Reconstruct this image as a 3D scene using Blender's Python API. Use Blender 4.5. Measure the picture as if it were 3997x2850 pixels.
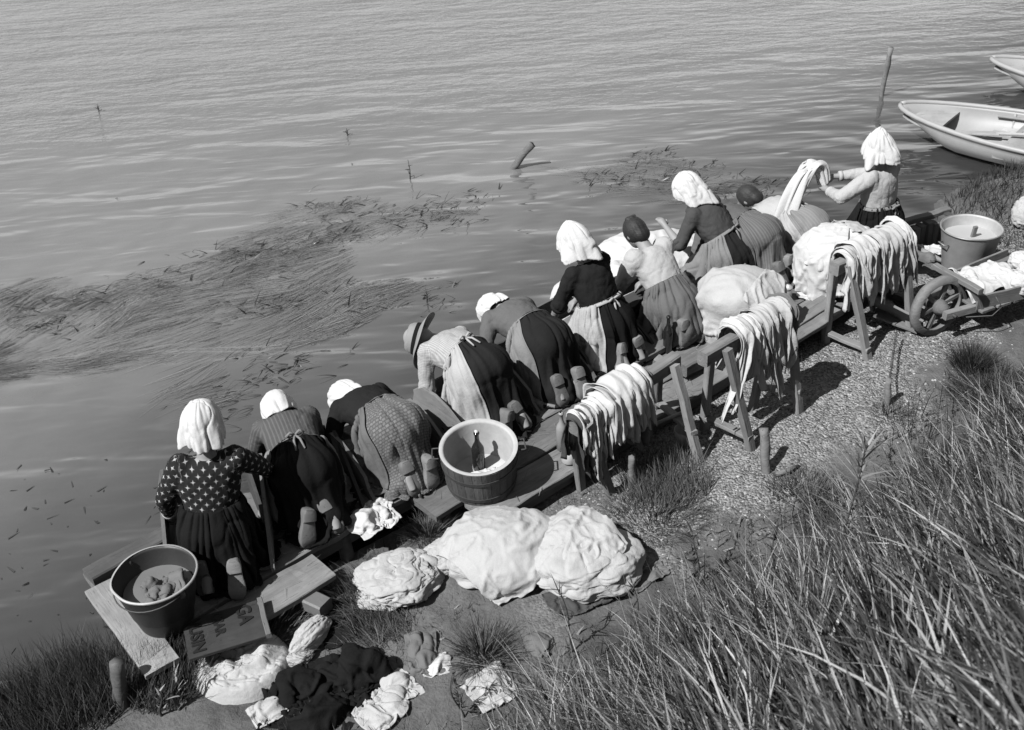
import bpy, bmesh, math, random
import numpy as np
from mathutils import Vector, Matrix

for _o in list(bpy.data.objects):
    bpy.data.objects.remove(_o)
sc = bpy.context.scene
COL = sc.collection

# ---------------------------------------------------------------- camera
PITCH, ROLL = math.radians(33.0), math.radians(3.5)
cam_d = bpy.data.cameras.new('camera')
cam = bpy.data.objects.new('camera', cam_d)
COL.objects.link(cam)
cam_d.sensor_fit = 'HORIZONTAL'
cam_d.sensor_width = 120.0
cam_d.lens = 132.1
cam_d.clip_start = 0.05
cam_d.clip_end = 500.0
_fw = Vector((0, math.cos(PITCH), -math.sin(PITCH)))
_rt0 = Vector((1, 0, 0))
_up0 = _rt0.cross(_fw)
_rt = _rt0 * math.cos(ROLL) - _up0 * math.sin(ROLL)
_up = _up0 * math.cos(ROLL) + _rt0 * math.sin(ROLL)
_m = Matrix((_rt, _up, -_fw)).transposed().to_4x4()
_m.translation = Vector((0, 0, 4.85))
cam.matrix_world = _m
cam_d.dof.use_dof = True
cam_d.dof.focus_distance = 7.6
cam_d.dof.aperture_fstop = 13.0
sc.camera = cam

# ---------------------------------------------------------------- sky, sun, exposure
SUN_EL = math.radians(50.0)
SUN_DIR = Vector((-0.80, -0.60, 0.0)).normalized()          # horizontal direction towards the sun
world = bpy.data.worlds.new('World')
sc.world = world
world.use_nodes = True
_nt = world.node_tree
_nt.nodes.clear()
_sky = _nt.nodes.new('ShaderNodeTexSky')
_sky.sky_type = 'NISHITA'
_sky.sun_disc = False
_sky.sun_elevation = SUN_EL
_sky.sun_rotation = math.atan2(SUN_DIR.x, SUN_DIR.y)
_sky.air_density = 2.0
_sky.dust_density = 0.0
_bw = _nt.nodes.new('ShaderNodeRGBToBW')                     # black-and-white plate
_bg = _nt.nodes.new('ShaderNodeBackground')
_bg.inputs['Strength'].default_value = 0.058
_wo = _nt.nodes.new('ShaderNodeOutputWorld')
_nt.links.new(_sky.outputs[0], _bw.inputs[0])
_nt.links.new(_bw.outputs[0], _bg.inputs['Color'])
_nt.links.new(_bg.outputs[0], _wo.inputs['Surface'])

sun_d = bpy.data.lights.new('sun', 'SUN')
sun_d.energy = 5.0
sun_d.angle = math.radians(0.5)
sun_d.color = (1.0, 1.0, 1.0)
sun = bpy.data.objects.new('sun', sun_d)
COL.objects.link(sun)
_sd = Vector((SUN_DIR.x * math.cos(SUN_EL), SUN_DIR.y * math.cos(SUN_EL), math.sin(SUN_EL)))
sun.rotation_euler = _sd.to_track_quat('Z', 'Y').to_euler()
sun.location = (-6, -4, 12)

sc.view_settings.view_transform = 'Standard'
sc.view_settings.look = 'None'
sc.view_settings.exposure = 1.02
sc.view_settings.gamma = 1.0
sc.view_settings.use_curve_mapping = False

# ================================================================ helpers
RNG = np.random.default_rng(7)
random.seed(7)


def _hash(ix, iy, iz, seed):
    h = (ix * 374761393 + iy * 668265263 + iz * 2147483647 + seed * 1274126177) & 0xFFFFFFFF
    h = ((h ^ (h >> 13)) * 1274126177) & 0xFFFFFFFF
    h = h ^ (h >> 16)
    return (h & 0xFFFF) / 32767.5 - 1.0


def vnoise(p, seed=0):
    """smooth value noise in -1..1 for points (N,3)"""
    p = np.asarray(p, float)
    i = np.floor(p).astype(np.int64)
    f = p - i
    u = f * f * f * (f * (f * 6 - 15) + 10)
    out = 0
    for dx in (0, 1):
        wx = u[..., 0] if dx else 1 - u[..., 0]
        for dy in (0, 1):
            wy = u[..., 1] if dy else 1 - u[..., 1]
            for dz in (0, 1):
                wz = u[..., 2] if dz else 1 - u[..., 2]
                out = out + wx * wy * wz * _hash(i[..., 0] + dx, i[..., 1] + dy, i[..., 2] + dz, seed)
    return out


def fbm(p, seed=0, octv=3, gain=.5):
    a, s, o = 1.0, 1.0, 0
    p = np.asarray(p, float)
    for k in range(octv):
        o = o + a * vnoise(p * s + 17.3 * k, seed + k)
        a *= gain
        s *= 2.03
    return o


def ridge(p, seed=0):
    """sharp crests: 1 on a crease line, falling to 0"""
    return 1 - np.minimum(1, np.abs(vnoise(p, seed)) * 2.2)


def crease(p, seed=0, w=.16):
    """narrow valleys between broad swellings, as cloth folds"""
    return -np.exp(-(vnoise(p, seed) / w) ** 2)


def smooth01(x):
    x = np.clip(x, 0, 1)
    return x * x * (3 - 2 * x)


def mk(name, verts, faces, mat, parent=None, smooth=True, mats=None):
    me = bpy.data.meshes.new(name)
    if isinstance(verts, np.ndarray):
        verts = verts.reshape(-1, 3).tolist()
    me.from_pydata(verts, [], faces if isinstance(faces, list) else faces.tolist())
    if mat is not None:
        me.materials.append(mat)
    if smooth:
        me.polygons.foreach_set('use_smooth', np.ones(len(me.polygons), bool))
    me.update()
    o = bpy.data.objects.new(name, me)
    COL.objects.link(o)
    if parent is not None:
        attach(o, parent)
    return o


def sharp(o, deg=42):
    o.data.set_sharp_from_angle(angle=math.radians(deg))
    return o


def attach(o, parent):
    """child keeps world coordinates; things here are only ever translated (plus an optional rotation kept in root['_m'])"""
    o.parent = parent
    o.matrix_parent_inverse = Matrix.LocRotScale(parent.location, parent.rotation_euler, None).inverted() \
        if parent.parent is None else (Matrix.LocRotScale(parent.location, parent.rotation_euler, None)).inverted()


def tag(o, label=None, cat=None, group=None, kind=None):
    if label:
        o['label'] = label
    if cat:
        o['category'] = cat
    if group:
        o['group'] = group
    if kind:
        o['kind'] = kind
    return o


def thing(name, loc, label, cat, group=None):
    e = bpy.data.objects.new(name, None)
    COL.objects.link(e)
    e.location = loc
    e.empty_display_size = .1
    return tag(e, label, cat, group)


def grid_faces(R, S, wrap=False, off=0):
    i, j = np.meshgrid(np.arange(R - 1), np.arange(S if wrap else S - 1), indexing='ij')
    j2 = (j + 1) % S
    f = np.stack([i * S + j, i * S + j2, (i + 1) * S + j2, (i + 1) * S + j], -1).reshape(-1, 4) + off
    return f.tolist()


class MB:
    def __init__(self):
        self.v = []
        self.f = []

    def add(self, v, f):
        o = len(self.v)
        self.v.extend([tuple(map(float, q)) for q in v])
        self.f.extend([[i + o for i in q] for q in f])
        return self

    def rings(self, rings, caps=True):
        rings = np.asarray(rings, float)
        R, S = rings.shape[:2]
        f = grid_faces(R, S, True)
        if caps:
            f.append(list(range(S))[::-1])
            f.append([(R - 1) * S + k for k in range(S)])
        return self.add(rings.reshape(-1, 3), f)

    def tube(self, pts, rad, n=8, caps=True):
        pts = np.asarray(pts, float)
        rad = np.broadcast_to(np.asarray(rad, float), (len(pts),))
        t = np.gradient(pts, axis=0)
        t /= np.linalg.norm(t, axis=1)[:, None] + 1e-12
        ref = np.array([0, 0, 1.]) if abs(t[0][2]) < .9 else np.array([1., 0, 0])
        a = np.linspace(0, 2 * math.pi, n, endpoint=False)
        rings = []
        x = np.cross(ref, t[0])
        for k in range(len(pts)):
            x = x - t[k] * (x @ t[k])
            x /= np.linalg.norm(x) + 1e-12
            y = np.cross(t[k], x)
            rings.append(pts[k] + rad[k] * (np.cos(a)[:, None] * x + np.sin(a)[:, None] * y))
        return self.rings(rings, caps)

    def box(self, c, s, R=None):
        c = np.array(c, float)
        v = np.array([(x, y, z) for x in (-.5, .5) for y in (-.5, .5) for z in (-.5, .5)]) * np.array(s)
        if R is not None:
            v = v @ np.array(R).T
        return self.add(v + c, [[0, 1, 3, 2], [4, 6, 7, 5], [0, 4, 5, 1], [2, 3, 7, 6], [0, 2, 6, 4], [1, 5, 7, 3]])

    def ball(self, c, r, n=12, m=8, R=None):
        c = np.array(c, float)
        r = np.broadcast_to(np.array(r, float), (3,))
        rings = []
        for k in range(m + 1):
            th = math.pi * (k + .02) / (m + .04)
            a = np.linspace(0, 2 * math.pi, n, endpoint=False)
            q = np.stack([np.sin(th) * np.cos(a), np.sin(th) * np.sin(a), np.full(n, math.cos(th))], -1) * r
            rings.append((q @ np.array(R).T if R is not None else q) + c)
        return self.rings(rings[::-1])

    def build(self, name, mat, parent=None, smooth=True):
        return mk(name, self.v, self.f, mat, parent, smooth)


def remeshed(mb, voxel, smooth_it=4):
    """voxel union of overlapping closed shapes -> verts, faces"""
    me = bpy.data.meshes.new('tmp')
    me.from_pydata(mb.v, [], mb.f)
    o = bpy.data.objects.new('tmp', me)
    COL.objects.link(o)
    m = o.modifiers.new('r', 'REMESH')
    m.mode = 'VOXEL'
    m.voxel_size = voxel
    m.adaptivity = 0
    dg = bpy.context.evaluated_depsgraph_get()
    dg.update()
    ev = o.evaluated_get(dg).to_mesh()
    v = np.empty(len(ev.vertices) * 3)
    ev.vertices.foreach_get('co', v)
    v = v.reshape(-1, 3)
    li = np.empty(len(ev.loops), np.int32)
    ev.loops.foreach_get('vertex_index', li)
    f = li.reshape(-1, 4)
    bpy.data.objects.remove(o)
    bpy.data.meshes.remove(me)
    e = np.concatenate([f[:, [0, 1]], f[:, [1, 2]], f[:, [2, 3]], f[:, [3, 0]]])
    for k in range(smooth_it):
        acc = np.zeros_like(v)
        cnt = np.zeros(len(v))
        np.add.at(acc, e[:, 0], v[e[:, 1]])
        np.add.at(cnt, e[:, 0], 1)
        v = v * .4 + .6 * acc / np.maximum(cnt, 1)[:, None]
    return v, f


def vnormals(v, f):
    f = np.asarray(f)
    n = np.cross(v[f[:, 2]] - v[f[:, 0]], v[f[:, 3]] - v[f[:, 1]])
    o = np.zeros_like(v)
    for k in range(4):
        np.add.at(o, f[:, k], n)
    return o / (np.linalg.norm(o, axis=1)[:, None] + 1e-12)


def frame_from(d, up=(0, 0, 1)):
    """columns: x along d, y side, z up-ish"""
    x = np.array(d, float)
    x /= np.linalg.norm(x)
    y = np.cross(np.array(up, float), x)
    y /= np.linalg.norm(y) + 1e-12
    z = np.cross(x, y)
    return np.stack([x, y, z], 1)


def board(name, p0, p1, w, t, mat, parent=None, up=(0, 0, 1), rough=.004, seed=None, nseg=8, taper=0.0, bow=0.0):
    """a weathered timber from p0 to p1, local X along the grain; edges worn, faces a little uneven"""
    p0, p1 = np.array(p0, float), np.array(p1, float)
    L = np.linalg.norm(p1 - p0)
    R = frame_from(p1 - p0, up)
    sd = random.randrange(9999) if seed is None else seed
    b = min(w, t) * .12
    prof = np.array([(-w / 2 + b, -t / 2), (w / 2 - b, -t / 2), (w / 2, -t / 2 + b), (w / 2, t / 2 - b), (w / 2 - b, t / 2), (0, t / 2),
                     (-w / 2 + b, t / 2), (-w / 2, t / 2 - b), (-w / 2, -t / 2 + b)])
    rings = []
    for k in range(nseg + 1):
        x = L * (k / nseg - .5)
        sc_ = 1 - taper * k / nseg
        q = np.stack([np.full(9, x), prof[:, 0] * sc_, prof[:, 1] * (1 if taper == 0 else sc_)], -1)
        nz = np.stack([vnoise(q * 7 + 3.1 + j * 9, sd + j) for j in range(3)], -1) * rough
        if 0 < k < nseg:
            nz[:, 0] = 0
        q = q + nz
        q[:, 2] += bow * (1 - (2 * k / nseg - 1) ** 2)
        rings.append(q)
    m = MB().rings(rings)
    o = mk(name, m.v, m.f, mat, None, False)
    M = Matrix(R.tolist()).to_4x4()
    M.translation = Vector(((p0 + p1) / 2).tolist())
    o.matrix_world = M
    if parent is not None:
        attach(o, parent)
    return o


# ---------------------------------------------------------------- materials (all greys: the plate is black-and-white)
MATS = {}


def nodes_of(name):
    m = bpy.data.materials.new(name)
    m.use_nodes = True
    nt = m.node_tree
    b = nt.nodes['Principled BSDF']
    return m, nt, b


def N(nt, kind, **kw):
    n = nt.nodes.new(kind)
    for k, v in kw.items():
        if k in n.inputs:
            n.inputs[k].default_value = v
        else:
            setattr(n, k, v)
    return n


def math_node(nt, op, a, b=None, c=None, clamp=False):
    n = nt.nodes.new('ShaderNodeMath')
    n.operation = op
    n.use_clamp = clamp
    for k, x in enumerate((a, b, c)):
        if x is None:
            continue
        if isinstance(x, (int, float)):
            n.inputs[k].default_value = x
        else:
            nt.links.new(x, n.inputs[k])
    return n.outputs[0]


def noise_out(nt, vec, scale, detail=3, rough=.6, dist=0.0):
    n = N(nt, 'ShaderNodeTexNoise', Scale=scale, Detail=detail, Roughness=rough, Distortion=dist)
    if vec is not None:
        nt.links.new(vec, n.inputs['Vector'])
    return n.outputs[0]


def coords(nt, which='Object', scale=(1, 1, 1)):
    tc = nt.nodes.new('ShaderNodeTexCoord')
    mp = nt.nodes.new('ShaderNodeMapping')
    mp.inputs['Scale'].default_value = scale
    nt.links.new(tc.outputs[which], mp.inputs['Vector'])
    return mp.outputs[0]


def attr_coords(nt, name, scale=(1, 1, 1)):
    a = nt.nodes.new('ShaderNodeAttribute')
    a.attribute_name = name
    mp = nt.nodes.new('ShaderNodeMapping')
    mp.inputs['Scale'].default_value = scale
    nt.links.new(a.outputs['Vector'], mp.inputs['Vector'])
    return mp.outputs[0]


def bump(nt, b, height, strength, dist):
    bn = N(nt, 'ShaderNodeBump', Strength=strength, Distance=dist)
    nt.links.new(height, bn.inputs['Height'])
    nt.links.new(bn.outputs[0], b.inputs['Normal'])
    return bn


def fabric(name, v, var=.18, rough=.9, scale=5.0, weave=260.0, bstr=.35, pattern=None, wet=None):
    if name in MATS:
        return MATS[name]
    v = v * (.88 if v > .2 else .68)
    m, nt, b = nodes_of(name)
    c = coords(nt)
    n1 = noise_out(nt, c, scale, 4)
    n2 = noise_out(nt, c, weave, 2)
    n3 = noise_out(nt, c, 42, 3)
    val = math_node(nt, 'MULTIPLY_ADD', n1, 2 * var * v, v * (1 - var))
    val = math_node(nt, 'MULTIPLY_ADD', math_node(nt, 'SUBTRACT', n2, .5), v * .35, val)
    if pattern is not None:
        val = pattern(nt, val)
    val = math_node(nt, 'MAXIMUM', val, .004)
    nt.links.new(val, b.inputs['Base Color'])
    b.inputs['Roughness'].default_value = rough
    b.inputs['Specular IOR Level'].default_value = .2 if v > .1 else .06
    b.inputs['Sheen Weight'].default_value = .06 if v > .1 else 0.0
    hh = math_node(nt, 'MULTIPLY_ADD', n3, 3.0, n2)
    bump(nt, b, hh, bstr, .004)
    MATS[name] = m
    return m


def wood(name, v, var=.35, rough=.8, gx=1.6, gy=22.0, bstr=.6, wet=0.0):
    if name in MATS:
        return MATS[name]
    v = v * .78
    m, nt, b = nodes_of(name)
    c = coords(nt, 'Object', (gx, gy, gy))
    c2 = coords(nt, 'Object', (3, 3, 3))
    oi = nt.nodes.new('ShaderNodeObjectInfo')
    g = noise_out(nt, c, 1.6, 6, .65, .6)
    g2 = noise_out(nt, c, 5.0, 3, .6, .3)
    st = noise_out(nt, c2, 1.3, 5, .65)
    val = math_node(nt, 'MULTIPLY_ADD', g, 2 * var * v, v * (1 - var))
    val = math_node(nt, 'MULTIPLY', val, math_node(nt, 'MULTIPLY_ADD', st, 1.0, .5))
    val = math_node(nt, 'MULTIPLY', val, math_node(nt, 'MULTIPLY_ADD', oi.outputs['Random'], .5, .75))
    crack = math_node(nt, 'LESS_THAN', g2, .34)
    val = math_node(nt, 'MULTIPLY', val, math_node(nt, 'MULTIPLY_ADD', crack, -.45, 1.0))
    nt.links.new(val, b.inputs['Base Color'])
    b.inputs['Roughness'].default_value = rough
    b.inputs['Specular IOR Level'].default_value = .18
    bump(nt, b, math_node(nt, 'ADD', g, math_node(nt, 'MULTIPLY', g2, .6)), bstr, .006)
    MATS[name] = m
    return m


def plain(name, v, rough=.6, var=.2, scale=8.0, metallic=0.0, bstr=.15, spec=.4, bscale=60.0):
    if name in MATS:
        return MATS[name]
    v = v * .82
    m, nt, b = nodes_of(name)
    c = coords(nt)
    n1 = noise_out(nt, c, scale, 5, .65)
    val = math_node(nt, 'MULTIPLY_ADD', n1, 2 * var * v, v * (1 - var))
    nt.links.new(val, b.inputs['Base Color'])
    b.inputs['Roughness'].default_value = rough
    b.inputs['Metallic'].default_value = metallic
    b.inputs['Specular IOR Level'].default_value = spec
    bump(nt, b, noise_out(nt, c, bscale, 3), bstr, .003)
    MATS[name] = m
    return m

# ================================================================ the setting
SHORE = np.array([(-3.951, 4.314, 0.000), (-3.296, 4.462, 0.000), (-2.933, 4.509, 0.000), (-2.597, 4.558, 0.000), (-2.286, 4.610, 0.000), (-2.045, 4.729, 0.000), (-1.776, 4.912, 0.000), (-1.200, 5.306, 0.000), (-0.565, 5.766, 0.000), (0.136, 6.135, 0.000), (1.131, 6.867, 0.000), (2.076, 7.672, -0.000), (3.009, 8.545, 0.000), (3.621, 9.051, 0.000), (4.097, 9.408, 0.000), (4.155, 9.851, 0.000), (4.526, 10.187, 0.000), (4.918, 10.411, 0.000), (5.354, 10.605, 0.000), (7.331, 11.347, 0.000)])[:, :2]


def shore_dist(x, y):
    """signed distance to the water's edge, positive on land"""
    best = np.full(np.shape(x), 1e9)
    sgn = np.ones(np.shape(x))
    for k in range(len(SHORE) - 1):
        a, b = SHORE[k], SHORE[k + 1]
        d = b - a
        t = np.clip(((x - a[0]) * d[0] + (y - a[1]) * d[1]) / (d @ d), 0, 1)
        px, py = a[0] + t * d[0], a[1] + t * d[1]
        dd = np.hypot(x - px, y - py)
        s = (d[0] * (y - a[1]) - d[1] * (x - a[0]))
        up = dd < best - 1e-9
        sgn = np.where(up, np.where(s < 0, 1.0, -1.0), sgn)
        best = np.where(up, dd, best)
    return best * sgn


def bank_q(x, y):
    return (x + 1.1) * .6 - (y - 4.84) * .8


def ground_h(x, y):
    x, y = np.asarray(x, float), np.asarray(y, float)
    d = shore_dist(x, y)
    sm = lambda t: np.clip(t, 0, 1) ** 2 * (3 - 2 * np.clip(t, 0, 1))
    h = -.35 + .35 * sm((d + .8) / .8) + .09 * sm(d / .35)
    q = bank_q(x, y)
    h = h + .035 * sm(q / 1.0)
    rise = np.maximum(0, q - 1.25)
    h = h + .62 * rise ** 1.3 * sm(rise / .5)
    clump = np.exp(-(((x - 5.3) / .9) ** 2 + ((y - 9.55) / .8) ** 2))
    return np.minimum(h + .18 * clump * sm(d / .4), 3.3)


def ground_z(x, y):
    return float(ground_h(np.array([x]), np.array([y]))[0] + bumps(np.array([x]), np.array([y]))[0])


def bumps(x, y):
    p = np.stack([x, y, np.zeros_like(x)], -1)
    d = shore_dist(x, y)
    return smooth01(d / .3) * (.018 * fbm(p * 2.1, 3, 3) + .009 * fbm(p * 11, 8, 3))


def make_ground():
    fine = 0.024
    xs = np.concatenate([np.arange(-40, -3.6, 2.2), np.arange(-3.6, 4.8, fine), np.arange(4.8, 7, .1), np.arange(7, 60, 2.5)])
    ys = np.concatenate([np.arange(-12, 0, 1.0), np.arange(0, 2.0, .15), np.arange(2.0, 8.2, fine), np.arange(8.2, 12, .08), np.arange(12, 60, 3)])
    X, Y = np.meshgrid(xs, ys, indexing='ij')
    x, y = X.ravel(), Y.ravel()
    z = ground_h(x, y)
    near = (x > -4) & (x < 7) & (y > 1) & (y < 12)
    z[near] += bumps(x[near], y[near])
    v = np.stack([x, y, z], -1)
    # gravelly mask as attribute: shingle strip landward of the platform
    q = bank_q(x, y)
    g = smooth01((x - .1 + .35 * vnoise(v * 1.7, 5)) / .7) * smooth01((1.22 - q + .45 * vnoise(v * 1.9, 6) + .2 * vnoise(v * 6, 7)) / .5) * smooth01(q / .2 + .6)
    m, nt, b = nodes_of('bank_soil')
    at = nt.nodes.new('ShaderNodeAttribute')
    at.attribute_name = 'gravel'
    c = coords(nt)
    n1 = noise_out(nt, c, 2.2, 6, .65)
    n2 = noise_out(nt, c, 46, 4, .7)
    vo = N(nt, 'ShaderNodeTexVoronoi', Scale=62.0, Randomness=1.0)
    nt.links.new(c, vo.inputs['Vector'])
    soil = math_node(nt, 'MULTIPLY_ADD', n1, .13, .004)
    soil = math_node(nt, 'MULTIPLY', soil, math_node(nt, 'MULTIPLY_ADD', n2, .9, .55))
    at2 = nt.nodes.new('ShaderNodeAttribute')
    at2.attribute_name = 'litter'
    soil = math_node(nt, 'MULTIPLY', soil, math_node(nt, 'MULTIPLY_ADD', at2.outputs['Fac'], -.86, 1.0))  # dark litter, deepened further to paint the shade between grass blades
    vc = nt.nodes.new('ShaderNodeRGBToBW')
    nt.links.new(vo.outputs['Color'], vc.inputs[0])
    peb = math_node(nt, 'MULTIPLY_ADD', vc.outputs[0], .20, .035)
    mix = nt.nodes.new('ShaderNodeMix')
    nt.links.new(at.outputs['Fac'], mix.inputs[0])
    nt.links.new(soil, mix.inputs[2])
    nt.links.new(peb, mix.inputs[3])
    nt.links.new(mix.outputs[0], b.inputs['Base Color'])
    b.inputs['Roughness'].default_value = .9
    b.inputs['Specular IOR Level'].default_value = .15
    hgt = math_node(nt, 'ADD', math_node(nt, 'MULTIPLY', n2, .8),
                    math_node(nt, 'MULTIPLY', math_node(nt, 'SUBTRACT', .6, vo.outputs['Distance']), at.outputs['Fac']))
    bump(nt, b, hgt, 1.0, .016)
    o = mk('ground', v, grid_faces(len(xs), len(ys)), m)
    a = o.data.attributes.new('gravel', 'FLOAT', 'POINT')
    a.data.foreach_set('value', np.clip(g, 0, 1))
    a2 = o.data.attributes.new('litter', 'FLOAT', 'POINT')
    a2.data.foreach_set('value', np.clip(smooth01((q - 1.15 + .3 * vnoise(v * 2, 9)) / .6), 0, 1))
    # normals up
    if o.data.polygons[0].normal.z < 0:
        o.data.flip_normals()
    tag(o, kind='structure')


make_ground()


def water_mat():
    m, nt, b = nodes_of('river_water')
    tc = nt.nodes.new('ShaderNodeTexCoord')
    sep = nt.nodes.new('ShaderNodeSeparateXYZ')
    nt.links.new(tc.outputs['Object'], sep.inputs[0])
    X, Y = sep.outputs[0], sep.outputs[1]

    def mapped(scale, rot=0.0):
        mp = nt.nodes.new('ShaderNodeMapping')
        mp.inputs['Scale'].default_value = scale
        mp.inputs['Rotation'].default_value = (0, 0, rot)
        nt.links.new(tc.outputs['Object'], mp.inputs['Vector'])
        return mp.outputs[0]
    swell = noise_out(nt, mapped((.42, 1.5, 1), -.16), 1.0, 2, .5, .5)       # long lazy undulations
    swell2 = noise_out(nt, mapped((1.3, 3.8, 1), -.1), 1.0, 2, .5, .3)
    rip = noise_out(nt, mapped((3.6, 7.5, 1), -.12), 1.0, 3, .6, .25)          # wind ripples
    rip2 = noise_out(nt, mapped((14, 22, 1), -.3), 1.0, 2, .5, .1)
    patch = noise_out(nt, mapped((.22, .5, 1), .1), 1.0, 2, .5)
    far = N(nt, 'ShaderNodeMapRange')
    far.clamp = True
    nt.links.new(math_node(nt, 'MULTIPLY_ADD', patch, 5.0, math_node(nt, 'ADD', Y, math_node(nt, 'MULTIPLY', X, -.12))), far.inputs['Value'])
    for k, v_ in zip(('From Min', 'From Max', 'To Min', 'To Max'), (14.8, 18.2, .03, 1.0)):
        far.inputs[k].default_value = v_
    h = math_node(nt, 'MULTIPLY', swell, .11)
    h = math_node(nt, 'MULTIPLY_ADD', swell2, .036, h)
    r = math_node(nt, 'MULTIPLY_ADD', rip, .050, math_node(nt, 'MULTIPLY', rip2, .010))
    h = math_node(nt, 'MULTIPLY_ADD', r, far.outputs[0], h)
    # concentric rings where the cloth is dipped
    for (cx, cy, amp, fr, fall) in ((2.55, 9.5, .009, 15., .40), (.35, 7.9, .006, 13., .5), (-.9, 6.9, .005, 12., .5)):
        dx = math_node(nt, 'SUBTRACT', X, cx)
        dy = math_node(nt, 'SUBTRACT', Y, cy)
        d = math_node(nt, 'SQRT', math_node(nt, 'ADD', math_node(nt, 'MULTIPLY', dx, dx), math_node(nt, 'MULTIPLY', dy, dy)))
        w = math_node(nt, 'SINE', math_node(nt, 'MULTIPLY', math_node(nt, 'MULTIPLY_ADD', swell2, .35, d), fr))
        e = math_node(nt, 'POWER', 2.718, math_node(nt, 'MULTIPLY', d, -fall))
        h = math_node(nt, 'MULTIPLY_ADD', math_node(nt, 'MULTIPLY', w, e), amp, h)
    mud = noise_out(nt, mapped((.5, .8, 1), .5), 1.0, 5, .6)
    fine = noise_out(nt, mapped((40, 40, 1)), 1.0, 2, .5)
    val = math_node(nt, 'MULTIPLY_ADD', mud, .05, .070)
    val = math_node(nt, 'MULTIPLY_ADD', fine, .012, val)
    sky_fade = N(nt, 'ShaderNodeMapRange')                       # base colour darkened towards the jetty, painting in the weaker sky reflection
    sky_fade.interpolation_type = 'SMOOTHSTEP'
    nt.links.new(math_node(nt, 'MULTIPLY_ADD', mud, .8, math_node(nt, 'SUBTRACT', math_node(nt, 'MULTIPLY', Y, .772), math_node(nt, 'MULTIPLY', X, .635))), sky_fade.inputs['Value'])
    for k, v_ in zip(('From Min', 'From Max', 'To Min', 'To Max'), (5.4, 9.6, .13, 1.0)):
        sky_fade.inputs[k].default_value = v_
    val = math_node(nt, 'MULTIPLY', val, sky_fade.outputs[0])
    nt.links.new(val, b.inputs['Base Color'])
    b.inputs['Roughness'].default_value = .05
    b.inputs['IOR'].default_value = 2.5
    b.inputs['Specular IOR Level'].default_value = .5
    bump(nt, b, h, 1.0, 1.0)
    return m


def make_water():
    xs = np.linspace(-70, 70, 71)
    ys = np.linspace(-6, 110, 59)
    X, Y = np.meshgrid(xs, ys, indexing='ij')
    v = np.stack([X, Y, np.zeros_like(X)], -1)
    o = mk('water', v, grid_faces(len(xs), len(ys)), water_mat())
    if o.data.polygons[0].normal.z < 0:
        o.data.flip_normals()
    tag(o, kind='structure')


make_water()

# ================================================================ washing jetty
W_OLD = wood('weathered_plank', .125, var=.55, bstr=.9)
W_PALE = wood('bleached_plank', .24, var=.3)
W_DARK = wood('wet_dark_timber', .075, rough=.55)
W_TREST = wood('trestle_timber', .16, var=.45, gy=16, bstr=.9)
W_BOX = wood('wash_box_board', .12, var=.4, gx=2.5, gy=14)
W_BOXD = wood('wet_wash_box_board', .035, var=.45, gx=2.5, gy=14)  # wet box boards; on the lettered board this dark tone paints shade
TIN = plain('dull_tin', .2, rough=.5, var=.4, scale=7, metallic=.35, bstr=.2)
TIN_D = plain('dark_zinc', .028, rough=.5, var=.5, scale=5, metallic=.3, bstr=.25)
IRON = plain('black_iron', .035, rough=.6, var=.4)
GALV = plain('galvanised_tub', .30, rough=.55, var=.35, scale=9, metallic=.25, bstr=.2)
BARK = wood('post_bark', .13, var=.5, gx=3, gy=12, bstr=1.0)
SD = np.array([.772, .635])
SN = np.array([-.635, .772])
R0 = np.array([.12, 5.58])


def J(s, off, z):
    p = R0 + SD * s + SN * off
    return np.array([p[0], p[1], z])


jetty = thing('washing_jetty', (.12, 5.58, .0), 'long low washing jetty of weathered planks along the river edge', 'jetty')
rows = [(.135, .262, [(-.40, 1.0), (1.02, 2.75), (2.78, 4.0)]),
        (.415, .265, [(-2.08, -1.36), (-.62, 1.2), (1.215, 2.9), (2.92, 4.2)]),
        (.695, .262, [(-2.30, -.6), (-.585, 1.4), (1.42, 3.3), (3.32, 4.3)]),
        (.97, .255, [(-2.40, -.9), (-.885, 1.0), (1.02, 3.0), (3.02, 4.3)]),
        (1.235, .25, [(-2.46, -.3), (-.28, 1.9), (1.92, 4.3)])]
for off, w, segs in rows:
    for a, b in segs:
        j = random.uniform(-.007, .007)
        board('plank', J(a, off + random.uniform(-.006, .006), .228 + j), J(b, off + random.uniform(-.006, .006), .228 + j + random.uniform(-.006, .006)),
              w, .042, W_OLD, jetty, nseg=12, rough=.007)
for off, (a, b) in ((.07, (-.42, 4.0)), (.62, (-2.2, 4.2)), (1.2, (-2.4, 4.3))):
    board('joist', J(a, off, .155), J(b, off, .155), .07, .095, W_DARK, jetty, nseg=10)
for s in (-2.3, -1.1, -.3, .9, 2.1, 3.3, 4.1):
    for off in ((.12, .75, 1.3) if s > -.2 else (.62, 1.3)):
        p = J(s, off, 0)
        m = MB().tube([(p[0], p[1], -.4), (p[0] + .01, p[1], 0), (p[0], p[1], .2)], [.05, .047, .045], 9)
        mk('support_post', m.v, m.f, W_DARK, jetty)
board('end_plank', (-2.499, 4.954, 0.262), (-1.975, 4.273, 0.262), .20, .03, W_PALE, jetty, nseg=8)
board('edge_beam', (-2.583, 5.001, 0.285), (-2.188, 5.344, 0.285), .13, .075, W_DARK, jetty, nseg=8, rough=.008)

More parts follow.
